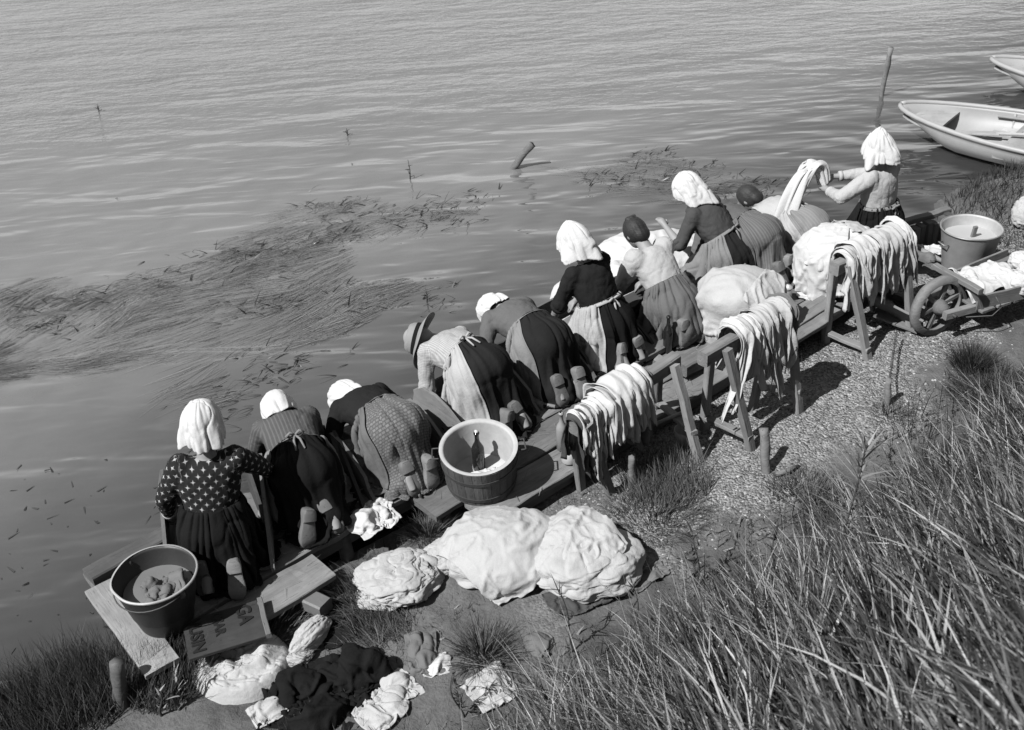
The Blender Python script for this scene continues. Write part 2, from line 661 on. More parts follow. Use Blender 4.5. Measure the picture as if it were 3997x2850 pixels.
for lab, p0, p1, w, t in (
        ('broad loose plank lying beside the dark bottle', (0.800, 6.992, 0.285), (1.624, 7.647, 0.285), .25, .05),
        ('narrow loose plank under the second trestle', (1.923, 6.998, 0.290), (2.543, 7.527, 0.290), .15, .04),
        ('loose plank nearest the small tin', (1.907, 7.104, 0.315), (2.523, 7.647, 0.315), .14, .035),
        ('thick raised beam behind the bare end of the first trestle', (1.217, 6.756, 0.330), (1.525, 7.016, 0.330), .11, .10)):
    o = board('loose_plank', p0, p1, w, t, W_OLD, None, nseg=10, rough=.006)
    tag(o, lab, 'plank', 'planks left lying on the jetty')

# ---------------------------------------------------------------- posts and stakes
def post(name, base, top, r0, r1, mat, label, cat='post', sink=.25, split=False, seed=1):
    base, top = np.array(base, float), np.array(top, float)
    d = (top - base) / np.linalg.norm(top - base)
    ts = np.linspace(-sink / np.linalg.norm(top - base), 1, 12)
    pts = base + ts[:, None] * (top - base)
    m = MB().tube(pts, np.linspace(r0, r1, 12), 12)
    v = np.array(m.v)
    nz = np.stack([vnoise(v * 18 + 5 * k, seed + k) for k in range(3)], -1)
    v = v + nz * r0 * .3 + np.stack([vnoise(v * 55 + 5 * k, seed + 7 + k) for k in range(3)], -1) * r0 * .12
    o = mk(name, v - base, m.f, mat)
    o.location = base
    return tag(o, label, cat)


post('mooring_post', (0.148, 11.358, 0.000), (0.355, 11.346, 0.270), .043, .036, BARK, 'short leaning stump standing in open water', 'post', .4, seed=3)
post('mooring_post', (4.581, 12.841, 0.000), (4.598, 12.778, 0.600), .026, .030, BARK, 'tall thin mooring post in the water beside the boats', 'post', .5, seed=5)
post('stake', (0.738, 5.745, 0.101), (0.737, 5.766, 0.360), .030, .027, BARK, 'round stake in the grass beside the first trestle', 'stake', seed=9)
post('stake', (1.625, 5.778, 0.124), (1.614, 5.882, 0.420), 
     .034, .030, BARK, 'stout stake at the foot of the second trestle', 'stake', seed=11)
st = post('stake', (2.637, 6.464, 0.125), (2.633, 6.489, 0.330), .020, .022, BARK, 'small split stake standing alone in the shingle', 'stake', seed=13)
post('stake', (-2.217, 4.180, 0.090), (-2.171, 4.191, 0.420), .040, .036, W_DARK, 'dark rotten post in the grass at the near water edge', 'stake', seed=15)
rc = np.array((1.605, 5.726, 0.124))
m = MB().tube([rc + (.07, .0, .03), rc + (.16, .03, .035), rc + (.24, .08, .03)], [.016, .018, .010], 8)
tag(m.build('driftwood_piece', W_OLD), 'short bleached driftwood right of the stout stake', 'driftwood')

# chain from the split stake towards the jetty
ch0, ch1 = np.array((2.646, 6.506, 0.270)), np.array((2.943, 7.253, 0.240))
m = MB()
nl = 34
for k in range(nl):
    t = (k + .5) / nl
    c = ch0 + (ch1 - ch0) * t - np.array([0, 0, .25 * t * (1 - t) * .5])
    d = (ch1 - ch0) / np.linalg.norm(ch1 - ch0)
    R = frame_from(d)
    if k % 2:
        R = R[:, [0, 2, 1]]
    a = np.linspace(0, 2 * math.pi, 9)[:-1]
    pts = [c + R @ np.array([.017 * math.cos(q), .008 * math.sin(q), 0]) for q in a]
    pts.append(pts[0])
    m.tube(pts, .0028, 5, False)
tag(m.build('mooring_chain', IRON), 'iron chain stretched from the split stake towards the jetty', 'chain')

# ---------------------------------------------------------------- bank revetment of old piles
rev = thing('pile_revetment', (3.770, 8.986, 0.100), 'row of old rotten piles with a cap timber beside the metal tub', 'revetment')
pa, pb = np.array((3.374, 8.764, 0.300)), np.array((3.999, 9.038, 0.300))
for k in range(9):
    c = pa + (pb - pa) * (k + .5) / 9
    board('pile', (c[0], c[1], -.3), (c[0] + random.uniform(-.015, .015), c[1], .30 + random.uniform(-.03, .02)), .092, .06, W_DARK if k % 3 else W_OLD, rev,
          up=(pb - pa).tolist(), nseg=6, rough=.01)
board('cap_timber', pa + (0, .07, .01), pb + (0, .07, .01), .07, .05, W_OLD, rev, nseg=8, rough=.01)

# ---------------------------------------------------------------- trestles
def trestle(label, A, B, legs, cross, beam=(.085, .105)):
    A, B = np.array(A, float), np.array(B, float)
    t = thing('trestle', ((A[0] + B[0]) / 2, (A[1] + B[1]) / 2, .1), label, 'trestle', 'trestles hung with washing')
    board('beam', A, B, beam[0], beam[1], W_TREST, t, nseg=10)
    d = (B - A) / np.linalg.norm(B - A)
    n = np.cross(d, (0, 0, 1))
    ends = []
    for f, foot in legs:
        top = A + (B - A) * f
        foot = np.array(foot, float)
        side = 1 if (foot - top) @ n > 0 else -1
        tp = top + n * side * (beam[0] / 2 + .024) + (0, 0, .03)
        foot[2] -= .02
        board('leg', foot, tp, .062, .048, W_TREST, t, up=(n * side).tolist(), nseg=6, rough=.005)
        ends.append((foot, tp))
    for i, k, h in cross:
        p = ends[i][0] + (ends[i][1] - ends[i][0]) * h
        q = ends[k][0] + (ends[k][1] - ends[k][0]) * h
        e = (q - p) / np.linalg.norm(q - p)
        board('crossbar', p - e * .03, q + e * .03, .055, .03, W_TREST, t, up=np.cross(e, (0, 0, 1)).tolist() if False else (0, 0, 1), nseg=5)
    return A, B


T1 = trestle('first trestle beside the bundles with its far end bare', (0.355, 5.630, 0.700), (1.094, 6.278, 0.740),
             [(.06, (0.407, 5.802, 0.092)), (.06, (0.596, 5.709, 0.099)), (.9, (1.227, 5.962, 0.107)), (.9, (1.006, 6.508, 0.080))], [(2, 3, .35)])
T2 = trestle('middle trestle with a low crossbar standing on the shingle', (1.228, 6.076, 0.860), (1.875, 6.587, 0.860),
             [(.2, (1.320, 6.358, 0.095)), (.2, (1.590, 6.048, 0.115)), (.97, (2.008, 6.449, 0.112)), (.97, (1.695, 6.538, 0.098))], [(0, 1, .16), (2, 3, .25)])
T3 = trestle('farthest trestle between the covered tub and the barrow', (2.397, 7.231, 0.820), (3.015, 7.649, 0.820),
             [(.12, (2.450, 7.387, 0.091)), (.12, (2.695, 7.074, 0.107)), (.97, (3.123, 7.408, 0.106)), (.97, (3.087, 8.040, 0.100))], [(0, 1, .14), (2, 3, .2)])

# ---------------------------------------------------------------- tubs, buckets, bottles
def ring_pts(c, r, z, n=40):
    a = np.linspace(0, 2 * math.pi, n, endpoint=False)
    return np.stack([c[0] + r * np.cos(a), c[1] + r * np.sin(a), np.full(n, z)], -1)


def hoop(c, r, z, w, t, mat, parent, n=40, slope=0.0):
    m = MB()
    m.rings([ring_pts(c, r, z - w / 2, n), ring_pts(c, r + t, z - w / 2, n), ring_pts(c, r + t + slope * w, z + w / 2, n), ring_pts(c, r + slope * w, z + w / 2, n), ring_pts(c, r, z - w / 2, n)], False)
    return mk('hoop', m.v, m.f, mat, parent, False)


def stave_tub(name, c, zb, h, rb, rt, label, cat, mat, ns=24, hoops=(.12, .72), th=.022, floor=.02, handles=True, bulge=0.0):
    t = thing(name, (c[0], c[1], zb), label, cat)
    for k in range(ns):
        a0, a1 = 2 * math.pi * (k + .02) / ns, 2 * math.pi * (k + .98) / ns
        hz = h + random.uniform(-.004, .006)
        rings = []
        for q in range(5):
            f = q / 4
            r = rb + (rt - rb) * f + bulge * math.sin(math.pi * f)
            z = zb + hz * f
            rings.append([(c[0] + rr * math.cos(a), c[1] + rr * math.sin(a), z) for rr, a in ((r - th, a0), (r, a0), (r + .001, (a0 + a1) / 2), (r, a1), (r - th, a1))])
        m = MB().rings(rings)
        # local z along the grain: build around stave centre with X vertical
        o = mk('stave', (np.array(m.v) - np.array([c[0], c[1], zb]))[:, [2, 0, 1]], m.f, mat, None, False)
        o.matrix_world = Matrix.Translation((c[0], c[1], zb)) @ Matrix(((0, 1, 0), (0, 0, 1), (1, 0, 0))).to_4x4()
        attach(o, t)
    m = MB().rings([ring_pts(c, rb - th * .6, zb + floor, 32), ring_pts(c, rb - th * .6, zb + floor + .012, 32)])
    mk('bottom', m.v, m.f, mat, t, False)
    for f in hoops:
        r = rb + (rt - rb) * f + bulge * math.sin(math.pi * f)
        hoop(c, r, zb + h * f, .028, .004, IRON, t, slope=(rt - rb) / h)
    if handles:
        for s in handles:
            d = np.array([math.cos(s), math.sin(s), 0])
            n = np.array([-d[1], d[0], 0])
            b = np.array([c[0], c[1], zb + h * .90]) + d * (rt + .002)
            pts = [b + n * .045, b + n * .045 + d * .042, b - n * .045 + d * .042, b - n * .045]
            pts = [pts[0]] + [p0 + (p1 - p0) * f for p0, p1 in zip(pts, pts[1:]) for f in (.15, .5, .85, 1)]
            m = MB().tube(pts, .005, 7)
            mk('handle', m.v, m.f, IRON, t)
    return t


def lathe(name, c, prof, mat, parent=None, n=40, smooth=True, jit=0.0, seed=0):
    """prof: list of (r, z) from outside bottom round to the inside; open profile"""
    rings = [ring_pts(c, max(r, 1e-4), c[2] + z, n) for r, z in prof]
    v = np.array(rings).reshape(-1, 3)
    if jit:
        v = v + np.stack([vnoise(v * 9 + 7 * k, seed + k) for k in range(3)], -1) * jit
    return mk(name, v, grid_faces(len(prof), n, True), mat, parent, smooth)


WT = wood('tub_stave', .075, var=.35, gx=4, gy=26)
WT2 = wood('barrel_stave', .14, var=.25, gx=4, gy=30)
tubc = np.array((-0.239, 5.704, 0.550))
stave_tub('wash_tub', tubc, .25, .30, .222, .25, 'round wooden tub with iron hoops holding a bottle and cloth', 'tub', WT, 26, (.16, .70), handles=(math.radians(184), math.radians(10)))
t = [o for o in bpy.data.objects if o.name.startswith('wash_tub')][0]
lathe('bleached_lining', (tubc[0], tubc[1], .25), [(.0, .036), (.190, .036), (.1915, .04), (.2185, .292), (.221, .304), (.232, .3085), (.249, .3075)], plain('soap_bleached_wood', .30, rough=.8, var=.35, scale=9, bstr=.4, bscale=40), t, 52)
t.rotation_euler = (math.radians(9), 0, math.radians(-4))
t.location.z += .03
barc = np.array((1.734, 7.356, 0.250))
stave_tub('barrel', barc, .25, .40, .215, .245, 'tall wooden barrel on the jetty under a heap of white sheets', 'barrel', WT2, 22, (.18, .70), handles=False)
tb3 = np.array((2.673, 7.970, 0.250))
stave_tub('tub', tb3, .25, .34, .22, .25, 'wooden tub under piled folded linen beside the farthest trestle', 'tub', WT2, 22, (.25, .75), handles=False)


def bottle(c, h, r, label, mat, cork=True):
    t = thing('bottle', c, label, 'bottle')
    pr = [(0, 0), (r * .8, .001), (r, .006), (r, h * .55), (r * .97, h * .60), (r * .75, h * .67), (r * .46, h * .74), (r * .36, h * .80), (r * .34, h * .955), (r * .42, h * .96), (r * .42, h * .99), (r * .3, h)]
    lathe('glass', c, pr, mat, t, 24)
    lathe('neck_ring', c, [(r * .36, h * .945), (r * .47, h * .948), (r * .47, h * .975), (r * .36, h * .978)], mat, t, 20)
    if cork:
        lathe('cork', c, [(r * .29, h * .985), (r * .29, h * 1.03), (0, h * 1.032)], plain('cork', .4), t, 14)
    return t


GLASS = plain('dark_bottle_glass', .012, rough=.12, var=.3, bstr=.02, spec=.7)
bottle((-0.252, 5.771, 0.300), .315, .041, 'dark glass wine bottle standing inside the round tub', GLASS)
bottle((1.176, 7.136, 0.252), .31, .037, 'dark wine bottle standing on the jetty behind the kneeling girl', GLASS, False)
PALEG = plain('pale_stoneware', .2, rough=.35, var=.15, bstr=.05)
bottle((0.302, 6.014, 0.252), .30, .038, 'pale stoneware bottle behind the washing on the first trestle', PALEG, False)
cc = (0.338, 5.877, 0.252)
t = thing('enamel_can', cc, 'small pale enamel can at the near end of the first trestle', 'can')
lathe('body', cc, [(0, .004), (.05, .004), (.052, .01), (.052, .10), (.048, .10), (.048, .02), (0, .02)], plain('enamel', .3, rough=.35, var=.25), t, 28)
lathe('rim', cc, [(.052, .096), (.055, .098), (.055, .104), (.050, .104)], TIN_D, t, 28)
cc = (2.212, 7.788, 0.252)
t = thing('tin_pot', cc, 'little round tin standing between the barrel and the far tub', 'tin')
lathe('body', cc, [(0, .003), (.052, .003), (.055, .01), (.053, .12), (.049, .12), (.049, .09), (0, .088)], TIN, t, 28, jit=.003)
lathe('rim', cc, [(.052, .114), (.057, .116), (.057, .124), (.049, .124)], TIN, t, 28)

# zinc bucket with soaking laundry, front left
bc = np.array((-2.029, 4.627, 0.620))
bc[2] = .278
t = thing('zinc_bucket', bc, 'large dark zinc bucket of soaking laundry at the near jetty corner', 'bucket')
lathe('body', bc, [(0, 0), (.145, 0), (.15, .01), (.17, .10), (.172, .108), (.175, .11), (.225, .335), (.229, .345), (.224, .345), (.218, .33), (.145, .02), (0, .018)], TIN_D, t, 56, jit=.004, seed=4)
lathe('rim', bc, [(.224, .335), (.233, .336), (.236, .344), (.232, .351), (.224, .350)], GALV, t, 56, jit=.004, seed=4)
ha = np.linspace(.1, math.pi - .1, 18)
axd = np.array([math.cos(math.radians(-38)), math.sin(math.radians(-38)), 0])
nd = np.array([-axd[1], axd[0], 0])
pts = [bc + (0, 0, .33) + axd * .235 * math.cos(a) - nd * .235 * math.sin(a) * .98 + np.array([0, 0, -.05 * math.sin(a)]) for a in ha]
m = MB().tube(pts, .004, 7)
mk('bail_handle', m.v, m.f, IRON, t)
for s in (1, -1):
    p = bc + (0, 0, .31) + axd * .225 * s
    m = MB().ball(p, (.018, .018, .024), 8, 6)
    mk('handle_ear', m.v, m.f, IRON, t)
SUDS = plain('cloudy_wash_water', .12, rough=.25, var=.15, scale=6, bstr=.1)
lathe('wash_water', bc, [(.192, .235), (.1, .237), (0, .237)], SUDS, t, 40)

# tall galvanised tub by the barrow
gc = np.array((3.825, 8.225, 0.575))
gc[2] = .13
t = thing('galvanised_tub', gc, 'tall galvanised tub with a stick in it behind the barrow', 'tub')
lathe('body', gc, [(0, 0), (.165, 0), (.17, .008), (.238, .44), (.244, .45), (.237, .45), (.23, .435), (.165, .02), (0, .018)], GALV, t, 56, jit=.003, seed=8)
lathe('rim', gc, [(.237, .44), (.247, .442), (.248, .452), (.238, .454)], TIN, t, 56, jit=.003, seed=8)
for s in (math.radians(195), math.radians(15)):
    d = np.array([math.cos(s), math.sin(s), 0])
    n = np.array([-d[1], d[0], 0])
    b = gc + d * .225 + (0, 0, .34)
    m = MB().tube([b + n * .04, b + n * .035 + d * .045 + (0, 0, .01), b - n * .035 + d * .045 + (0, 0, .01), b - n * .04], .005, 7)
    mk('handle', m.v, m.f, TIN, t)
lathe('wash_water', gc, [(.218, .36), (.1, .362), (0, .362)], plain('soapy_water', .3, rough=.4, var=.1), t, 40)
o = board('stirring_stick', gc + (.02, .02, .2), gc + (.025, -.02, .455), .035, .025, W_TREST)
tag(o, 'short stirring stick standing in the galvanised tub', 'stick')

# small black hook-and-pail under the first trestle
pc = np.array((1.153, 6.178, 0.100))
t = thing('tarred_pail', pc, 'small dark pail on a rope below the bare trestle end', 'pail')
lathe('body', pc, [(0, 0), (.055, 0), (.06, .005), (.075, .13), (.07, .13), (.056, .02), (0, .018)], TIN, t, 28)
m = MB().tube([pc + (.0, 0, .11), pc + (.005, .01, .19), pc + (-.01, .02, .26)], .006, 6)
mk('rope', m.v, m.f, IRON, t)
m = MB().tube([pc + (-.22, -.07, .24), pc + (-.02, .03, .25), pc + (.03, .06, .255)], .013, 7)
tag(m.build('hanging_pole', W_PALE), 'thin pole along the jetty edge holding the rope of the dark pail', 'pole')

# ---------------------------------------------------------------- wheelbarrow
WB = wood('barrow_timber', .125, var=.4, gx=2, gy=16)
ax = np.array([.92, .392, 0.])
sd = np.array([-.392, .92, 0.])
up = np.array([0, 0, 1.])
wg = np.array((3.284, 7.389, 0.112))
wc = wg + up * .245
bar = thing('wheelbarrow', wg, 'wooden wheelbarrow with spoked wheel loaded with white washing', 'wheelbarrow')


def wp(a, s, z):
    return wc + ax * a + sd * s + up * z


a = np.linspace(0, 2 * math.pi, 48, endpoint=False)
circ = lambda r, s: np.array([wp(r * math.cos(q), s, r * math.sin(q)) for q in a])
m = MB().rings([circ(.196, -.032), circ(.246, -.028), circ(.25, 0), circ(.246, .028), circ(.196, .032), circ(.196, -.032)], False)
v = np.array(m.v)
v += np.stack([vnoise(v * 20 + k, 40 + k) for k in range(3)], -1) * .004
wheel = mk('wheel', v, m.f, WB, bar)
m = MB().tube([wp(0, -.10, 0), wp(0, -.075, 0), wp(0, -.04, 0), wp(0, .04, 0), wp(0, .075, 0), wp(0, .10, 0)], [.03, .045, .062, .062, .045, .03], 16)
attach(mk('hub', m.v, m.f, WB), wheel)
for k in range(6):
    q = k * math.pi / 3 + .22
    e = ax * math.cos(q) + up * math.sin(q)
    o = board('spoke', wc + e * .05, wc + e * .205, .036, .03, WB, None, up=sd.tolist(), nseg=3)
    attach(o, wheel)
m = MB().tube([wp(0, -.2, 0), wp(0, .2, 0)], .013, 8)
attach(mk('axle', m.v, m.f, IRON), wheel)
for s, lab in ((-1, 0), (1, 1)):
    board('shaft', wp(-.06, s * .14, .0), wp(1.55, s * .30, .03), .05, .065, WB, bar, nseg=10, up=(0, 0, 1))
    board('support_leg', wp(.95, s * .25, -.24), wp(.88, s * .25, .02), .05, .045, WB, bar, nseg=4, up=sd.tolist())
for k in range(5):
    board('bed_slat', wp(.28 + k * .16, -.24, (-.005)), wp(.28 + k * .16, .24, -.005), .13, .02, WB, bar, nseg=4)
for s in (-1, 1):
    board('side_board', wp(.20, s * .19, .055), wp(.95, s * .27, .06), .02, .12, WB, bar, nseg=6)
board('headboard_rail', wp(.16, -.24, .19), wp(.16, .24, .19), .05, .045, WB, bar, nseg=5)
for k in (-1, 0, 1):
    board('headboard_slat', wp(.26, k * .17, -.02), wp(.16, k * .17, .18), .09, .022, WB, bar, up=ax.tolist(), nseg=4)
m = MB().tube([wp(.30, -.26, .12), wp(.34, -.30, .04), wp(.28, -.28, -.03), wp(.1, -.2, -.03)], .005, 6)
mk('tie_rope', m.v, m.f, IRON, bar)

# open wash box turned over below the farthest trestle
t = thing('upturned_wash_box', (3.037, 7.507, 0.150), 'wooden box with slanting sides under the farthest trestle', 'box')
bx0 = np.array((3.036, 7.510, 0.160))
for lab, p0, p1, w, th, u in (('side_panel', (-.20, .02, .20), (.12, -.16, .06), .22, .02, (.4, .6, .7)), ('side_panel', (-.12, .22, .20), (.20, .04, .06), .22, .02, (.4, .6, .7)),
                              ('end_panel', (-.22, .05, .17), (-.10, .25, .17), .2, .02, (.9, -.5, .3)), ('floor_board', (-.14, .10, .06), (.16, -.06, -.02), .22, .02, (0, 0, 1))):
    board(lab, bx0 + p0, bx0 + p1, w, th, W_BOX, t, up=u, nseg=5)

# ---------------------------------------------------------------- clogs lying about, paddles, bowl, brick, lettered board
def clog_mesh(mb, c, d, n, L=.26, w=.088, open_top=True):
    """wooden shoe: c heel-to-toe centre of the sole, d toe direction, n sole normal pointing to the foot"""
    d = np.array(d, float)
    d /= np.linalg.norm(d)
    n = np.array(n, float)
    n = n - d * (n @ d)
    n /= np.linalg.norm(n)
    s = np.cross(d, n)
    fs = [0, .015, .05, .12, .20, .30, .335, .36, .45, .55, .65, .75, .84, .91, .96, .99, 1.0]
    outl = np.interp(fs, [0, .015, .05, .12, .22, .36, .5, .62, .75, .86, .94, .985, 1.0], [.30, .52, .70, .80, .82, .80, .88, .97, 1.0, .90, .68, .38, .16])
    rings = []
    for f, ow in zip(fs, outl):
        x = f - .5
        wd = w * ow
        top = .048 + .026 * math.exp(-((f - .74) / .22) ** 2) + .016 * math.exp(-((f - .03) / .16) ** 2) - .03 * max(0, f - .86) / .14
        bot = -.030 if f < .335 else -.012
        bot += max(0, f - .78) ** 1.5 * .30
        if f in (0, 1.0):
            top, bot = min(top, .03), bot + .012
        hw = wd / 2
        prof = [(-.80, bot), (.80, bot), (.97, bot + .004), (1.0, bot + .016), (.98, top * .45), (.80, top * .85), (.40, top), (0, top * 1.04), (-.40, top), (-.80, top * .85), (-.98, top * .45), (-1.0, bot + .016), (-.97, bot + .004)]
        rings.append([np.array(c) + d * x * L + s * hw * X + n * Zz for X, Zz in prof])
    return mb.rings(rings)


CLOG = wood('clog_wood', .12, var=.3, gx=6, gy=10, bstr=.5)
k0 = np.array((3.353, 8.339, 0.260))
t = thing('clogs', k0, 'pair of wooden clogs beside the linen on the farthest trestle', 'clogs')
for dx, dy in ((0, 0), (.12, -.10)):
    m = MB()
    clog_mesh(m, k0 + (dx, dy, .04), (.35, -.75, .12), (0, .1, 1))
    sharp(mk('clog', m.v, m.f, CLOG, t))


def paddle(label, c, d):
    c, d = np.array(c, float), np.array(d, float)
    d /= np.linalg.norm(d)
    t = thing('washing_paddle', c, label, 'paddle', 'washing paddles left on the jetty')
    board('blade', c - d * .12, c + d * .08, .115, .025, CLOG, t, nseg=5, rough=.006)
    m = MB().tube([c + d * .07, c + d * .16, c + d * .27], [.014, .012, .016], 8)
    mk('handle', m.v, m.f, W_PALE, t)


paddle('wooden washing paddle on the jetty left of the shoes with a pale handle end', (0.042, 6.595, 0.270), (.30, -.14, 0))
paddle('wooden washing paddle beside the curved side of the grey wash box', (0.555, 7.455, 0.300), (.35, -.22, 0))
cc = (-1.078, 5.734, 0.252)
lathe_o = lathe('wooden_bowl', (0, 0, 0), [(0, 0), (.06, 0), (.098, .035), (.102, .042), (.096, .042), (.06, .012), (0, .01)], W_BOX, None, 28)
lathe_o.location = cc
tag(lathe_o, 'shallow wooden bowl between the dark skirt and the patterned skirt', 'bowl')
cc = np.array((-1.221, 4.795, 0.130))
o = board('brick', cc + (-.06, .03, .04), cc + (.06, -.05, .04), .11, .09, plain('worn_brick', .10, var=.3, bstr=.6), None, rough=.006)
tag(o, 'squared stone block under the end of the near plank', 'stone')

# lettered board lying by the bucket
lb = np.array((-1.697, 4.504, 0.285))
lax = np.array([.86, .30, 0.])
lax /= np.linalg.norm(lax)
t = thing('lettered_board', lb, 'dark board with rows of painted capital letters beside the zinc bucket', 'board')
board('panel', lb - lax * .20, lb + lax * .22, .30, .022, W_BOXD, t, nseg=6, rough=.002)  # panel colour carries the shadow the board lies in
board('edge_strip', lb + lax * .235 - np.array([-lax[1], lax[0], 0]) * .15 + (0, 0, .004), lb + lax * .235 + np.array([-lax[1], lax[0], 0]) * .15 + (0, 0, .004), .03, .03, W_BOX, t, nseg=4)
INK = plain('black_paint', .008, rough=.5)
for txt, px, size in (('VUSIN', -.17, .095), ('CSAR', -.035, .075), ('GA', .10, .11)):
    cu = bpy.data.curves.new('letters', 'FONT')
    cu.body = txt
    cu.size = size
    cu.extrude = .0015
    cu.offset = .003
    cu.resolution_u = 3
    to = bpy.data.objects.new('letters', cu)
    COL.objects.link(to)
    dg = bpy.context.evaluated_depsgraph_get()
    me = bpy.data.meshes.new_from_object(to.evaluated_get(dg))
    bpy.data.objects.remove(to)
    lo = bpy.data.objects.new('lettering', me)
    me.materials.clear()
    me.materials.append(INK)
    COL.objects.link(lo)
    yv = Vector(lax.tolist())
    xv = Vector((lax[1], -lax[0], 0))
    Mx = Matrix((xv, yv, Vector((0, 0, 1)))).transposed().to_4x4()
    Mx.translation = Vector((lb + lax * px - np.array(xv) * .14 + (0, 0, .0145)).tolist())
    lo.matrix_world = Mx
    attach(lo, t)

# ---------------------------------------------------------------- boats
BOATP = plain('pale_boat_paint', .24, rough=.5, var=.16, scale=5, bstr=.25, bscale=30)
BOATI = wood('boat_inner_board', .29, var=.2, gx=1.2, gy=12)


def boat(label, bow, ax, L, Bm, H, seed=0, oar=True):
    bow = np.array(bow, float)
    ax = np.array(ax, float)
    ax /= np.linalg.norm(ax)
    sd = np.array([-ax[1], ax[0], 0])
    t = thing('rowing_boat', (bow[0], bow[1], 0), label, 'boat', 'rowing boats moored off the bank')

    def half(f):        # half beam at gunwale
        return Bm / 2 * (math.sin(math.pi / 2 * min(1, (f / .48))) ** .55 if f < .48 else 1 - .25 * ((f - .48) / .52) ** 2)

    def sheer(f):
        return H * (1 + .14 * (1 - min(1, f / .4)) ** 2)

    def P(f, s, z):
        return bow + ax * (f * L) + sd * s + np.array([0, 0, z - bow[2]])
    fs = np.concatenate([[0, .006, .02, .045], np.linspace(.08, 1, 22)])
    prof = [(1.0, 1.0), (1.0, .80), (.965, .55), (.88, .30), (.70, .08), (.42, -.10), (0, -.14)]
    nrow = []
    for f in fs:
        hb, sh = max(half(f), .012), sheer(f)
        rise = .72 * (1 - min(1, f / .22)) ** 1.6
        row = [P(f + (.05 * (1 - q[1]) * (1 - min(1, f / .2))), hb * q[0], sh * (rise + (1 - rise) * q[1]) if q[1] < 1 else sh) for q in prof]
        row2 = [P(f + (.05 * (1 - q[1]) * (1 - min(1, f / .2))), -hb * q[0], sh * (rise + (1 - rise) * q[1]) if q[1] < 1 else sh) for q in prof[-2::-1]]
        nrow.append(row + row2)
    nrow = np.array(nrow)
    K = nrow.shape[1]
    m = MB().add(nrow.reshape(-1, 3), grid_faces(len(fs), K))
    inner = nrow.copy()
    cen = bow + ax * (fs * L)[:, None]
    for i in range(len(fs)):
        for j in range(K):
            d = inner[i, j] - cen[i]
            lat = d @ sd
            inner[i, j] -= sd * np.sign(lat) * min(.022, abs(lat))
            if prof[min(j, K - 1 - j)][1] < .9:
                inner[i, j, 2] += .03
    m.add(inner.reshape(-1, 3), [q[::-1] for q in grid_faces(len(fs), K)])
    o = len(nrow.reshape(-1, 3))
    for i in range(len(fs) - 1):
        for j in (0, K - 1):
            m.f.append([i * K + j, (i + 1) * K + j, o + (i + 1) * K + j, o + i * K + j])
    hull = mk('hull', m.v, m.f, BOATP, t)
    for s in (1, -1):
        pts = [P(f, s * max(half(f), .012), sheer(f) + .012) for f in fs]
        mm = MB().tube(pts, .026, 8)
        mk('gunwale', mm.v, mm.f, BOATP, t)
        pts = [P(f, s * (max(half(f), .012) - .06), sheer(f) - .05) for f in fs[8:]]
        mm = MB().tube(pts, .016, 6)
        mk('inwale', mm.v, mm.f, BOATI, t)
        for f in np.linspace(.3, .95, 12):
            mm = MB().tube([P(f, s * (half(f) * q - .03), sheer(f) * z) for q, z in ((1, .95), (.99, .7), (.93, .45), (.8, .22))], .014, 6)
            mk('rib', mm.v, mm.f, BOATI, t)
    # fore deck / bow seat
    mm = MB()
    ff = np.linspace(.02, .15, 8)
    topz = [sheer(f) - .055 for f in ff]
    mm.rings([[P(f, (half(f) - .03), z), P(f, 0, z + .006), P(f, -(half(f) - .03), z), P(f, -(half(f) - .03), z - .025), P(f, (half(f) - .03), z - .025)] for f, z in zip(ff, topz)])
    mk('bow_seat', mm.v, mm.f, BOATI, t, False)
    for k in range(7):
        s = (k - 3) * .135 * Bm / 1.25
        board('floor_board', P(.22 + .02 * abs(k - 3), s, .10), P(.97, s, .09), .125 * Bm / 1.25, .02, BOATI, t, nseg=6)
    for f in (.36, .62, .86):
        board('thwart', P(f, half(f) - .03, sheer(f) - .12), P(f, -half(f) + .03, sheer(f) - .12), .22, .03, BOATI, t, nseg=5)
    if oar:
        oo = thing('oar', P(.3, -.1, .3), 'pale oar laid inside the nearer rowing boat', 'oar')
        a, b = P(.20, -.10, sheer(.3) - .10), P(.62, .30, sheer(.5) + .02)
        mm = MB().tube([a + (b - a) * q for q in (.22, .5, .8, 1)], [.016, .021, .021, .018], 8)
        mk('shaft', mm.v, mm.f, BOATI, oo)
        board('blade', a, a + (b - a) * .24, .10, .015, BOATI, oo, nseg=4)
    return t


boat('pale rowing boat with an oar, nearer the grassy bank', (4.418, 11.744, 0.420), (.76, -.65, 0), 3.6, 1.12, .26)
boat('farther pale rowing boat at the top right corner', (5.942, 13.086, 0.400), (.74, -.67, 0), 3.6, .95, .25, 3, False)

# ================================================================ the washerwomen
def pat_coord(nt):
    a = nt.nodes.new('ShaderNodeAttribute')
    a.attribute_name = 'pat'
    s = nt.nodes.new('ShaderNodeSeparateXYZ')
    nt.links.new(a.outputs['Vector'], s.inputs[0])
    return s.outputs[0], s.outputs[1]


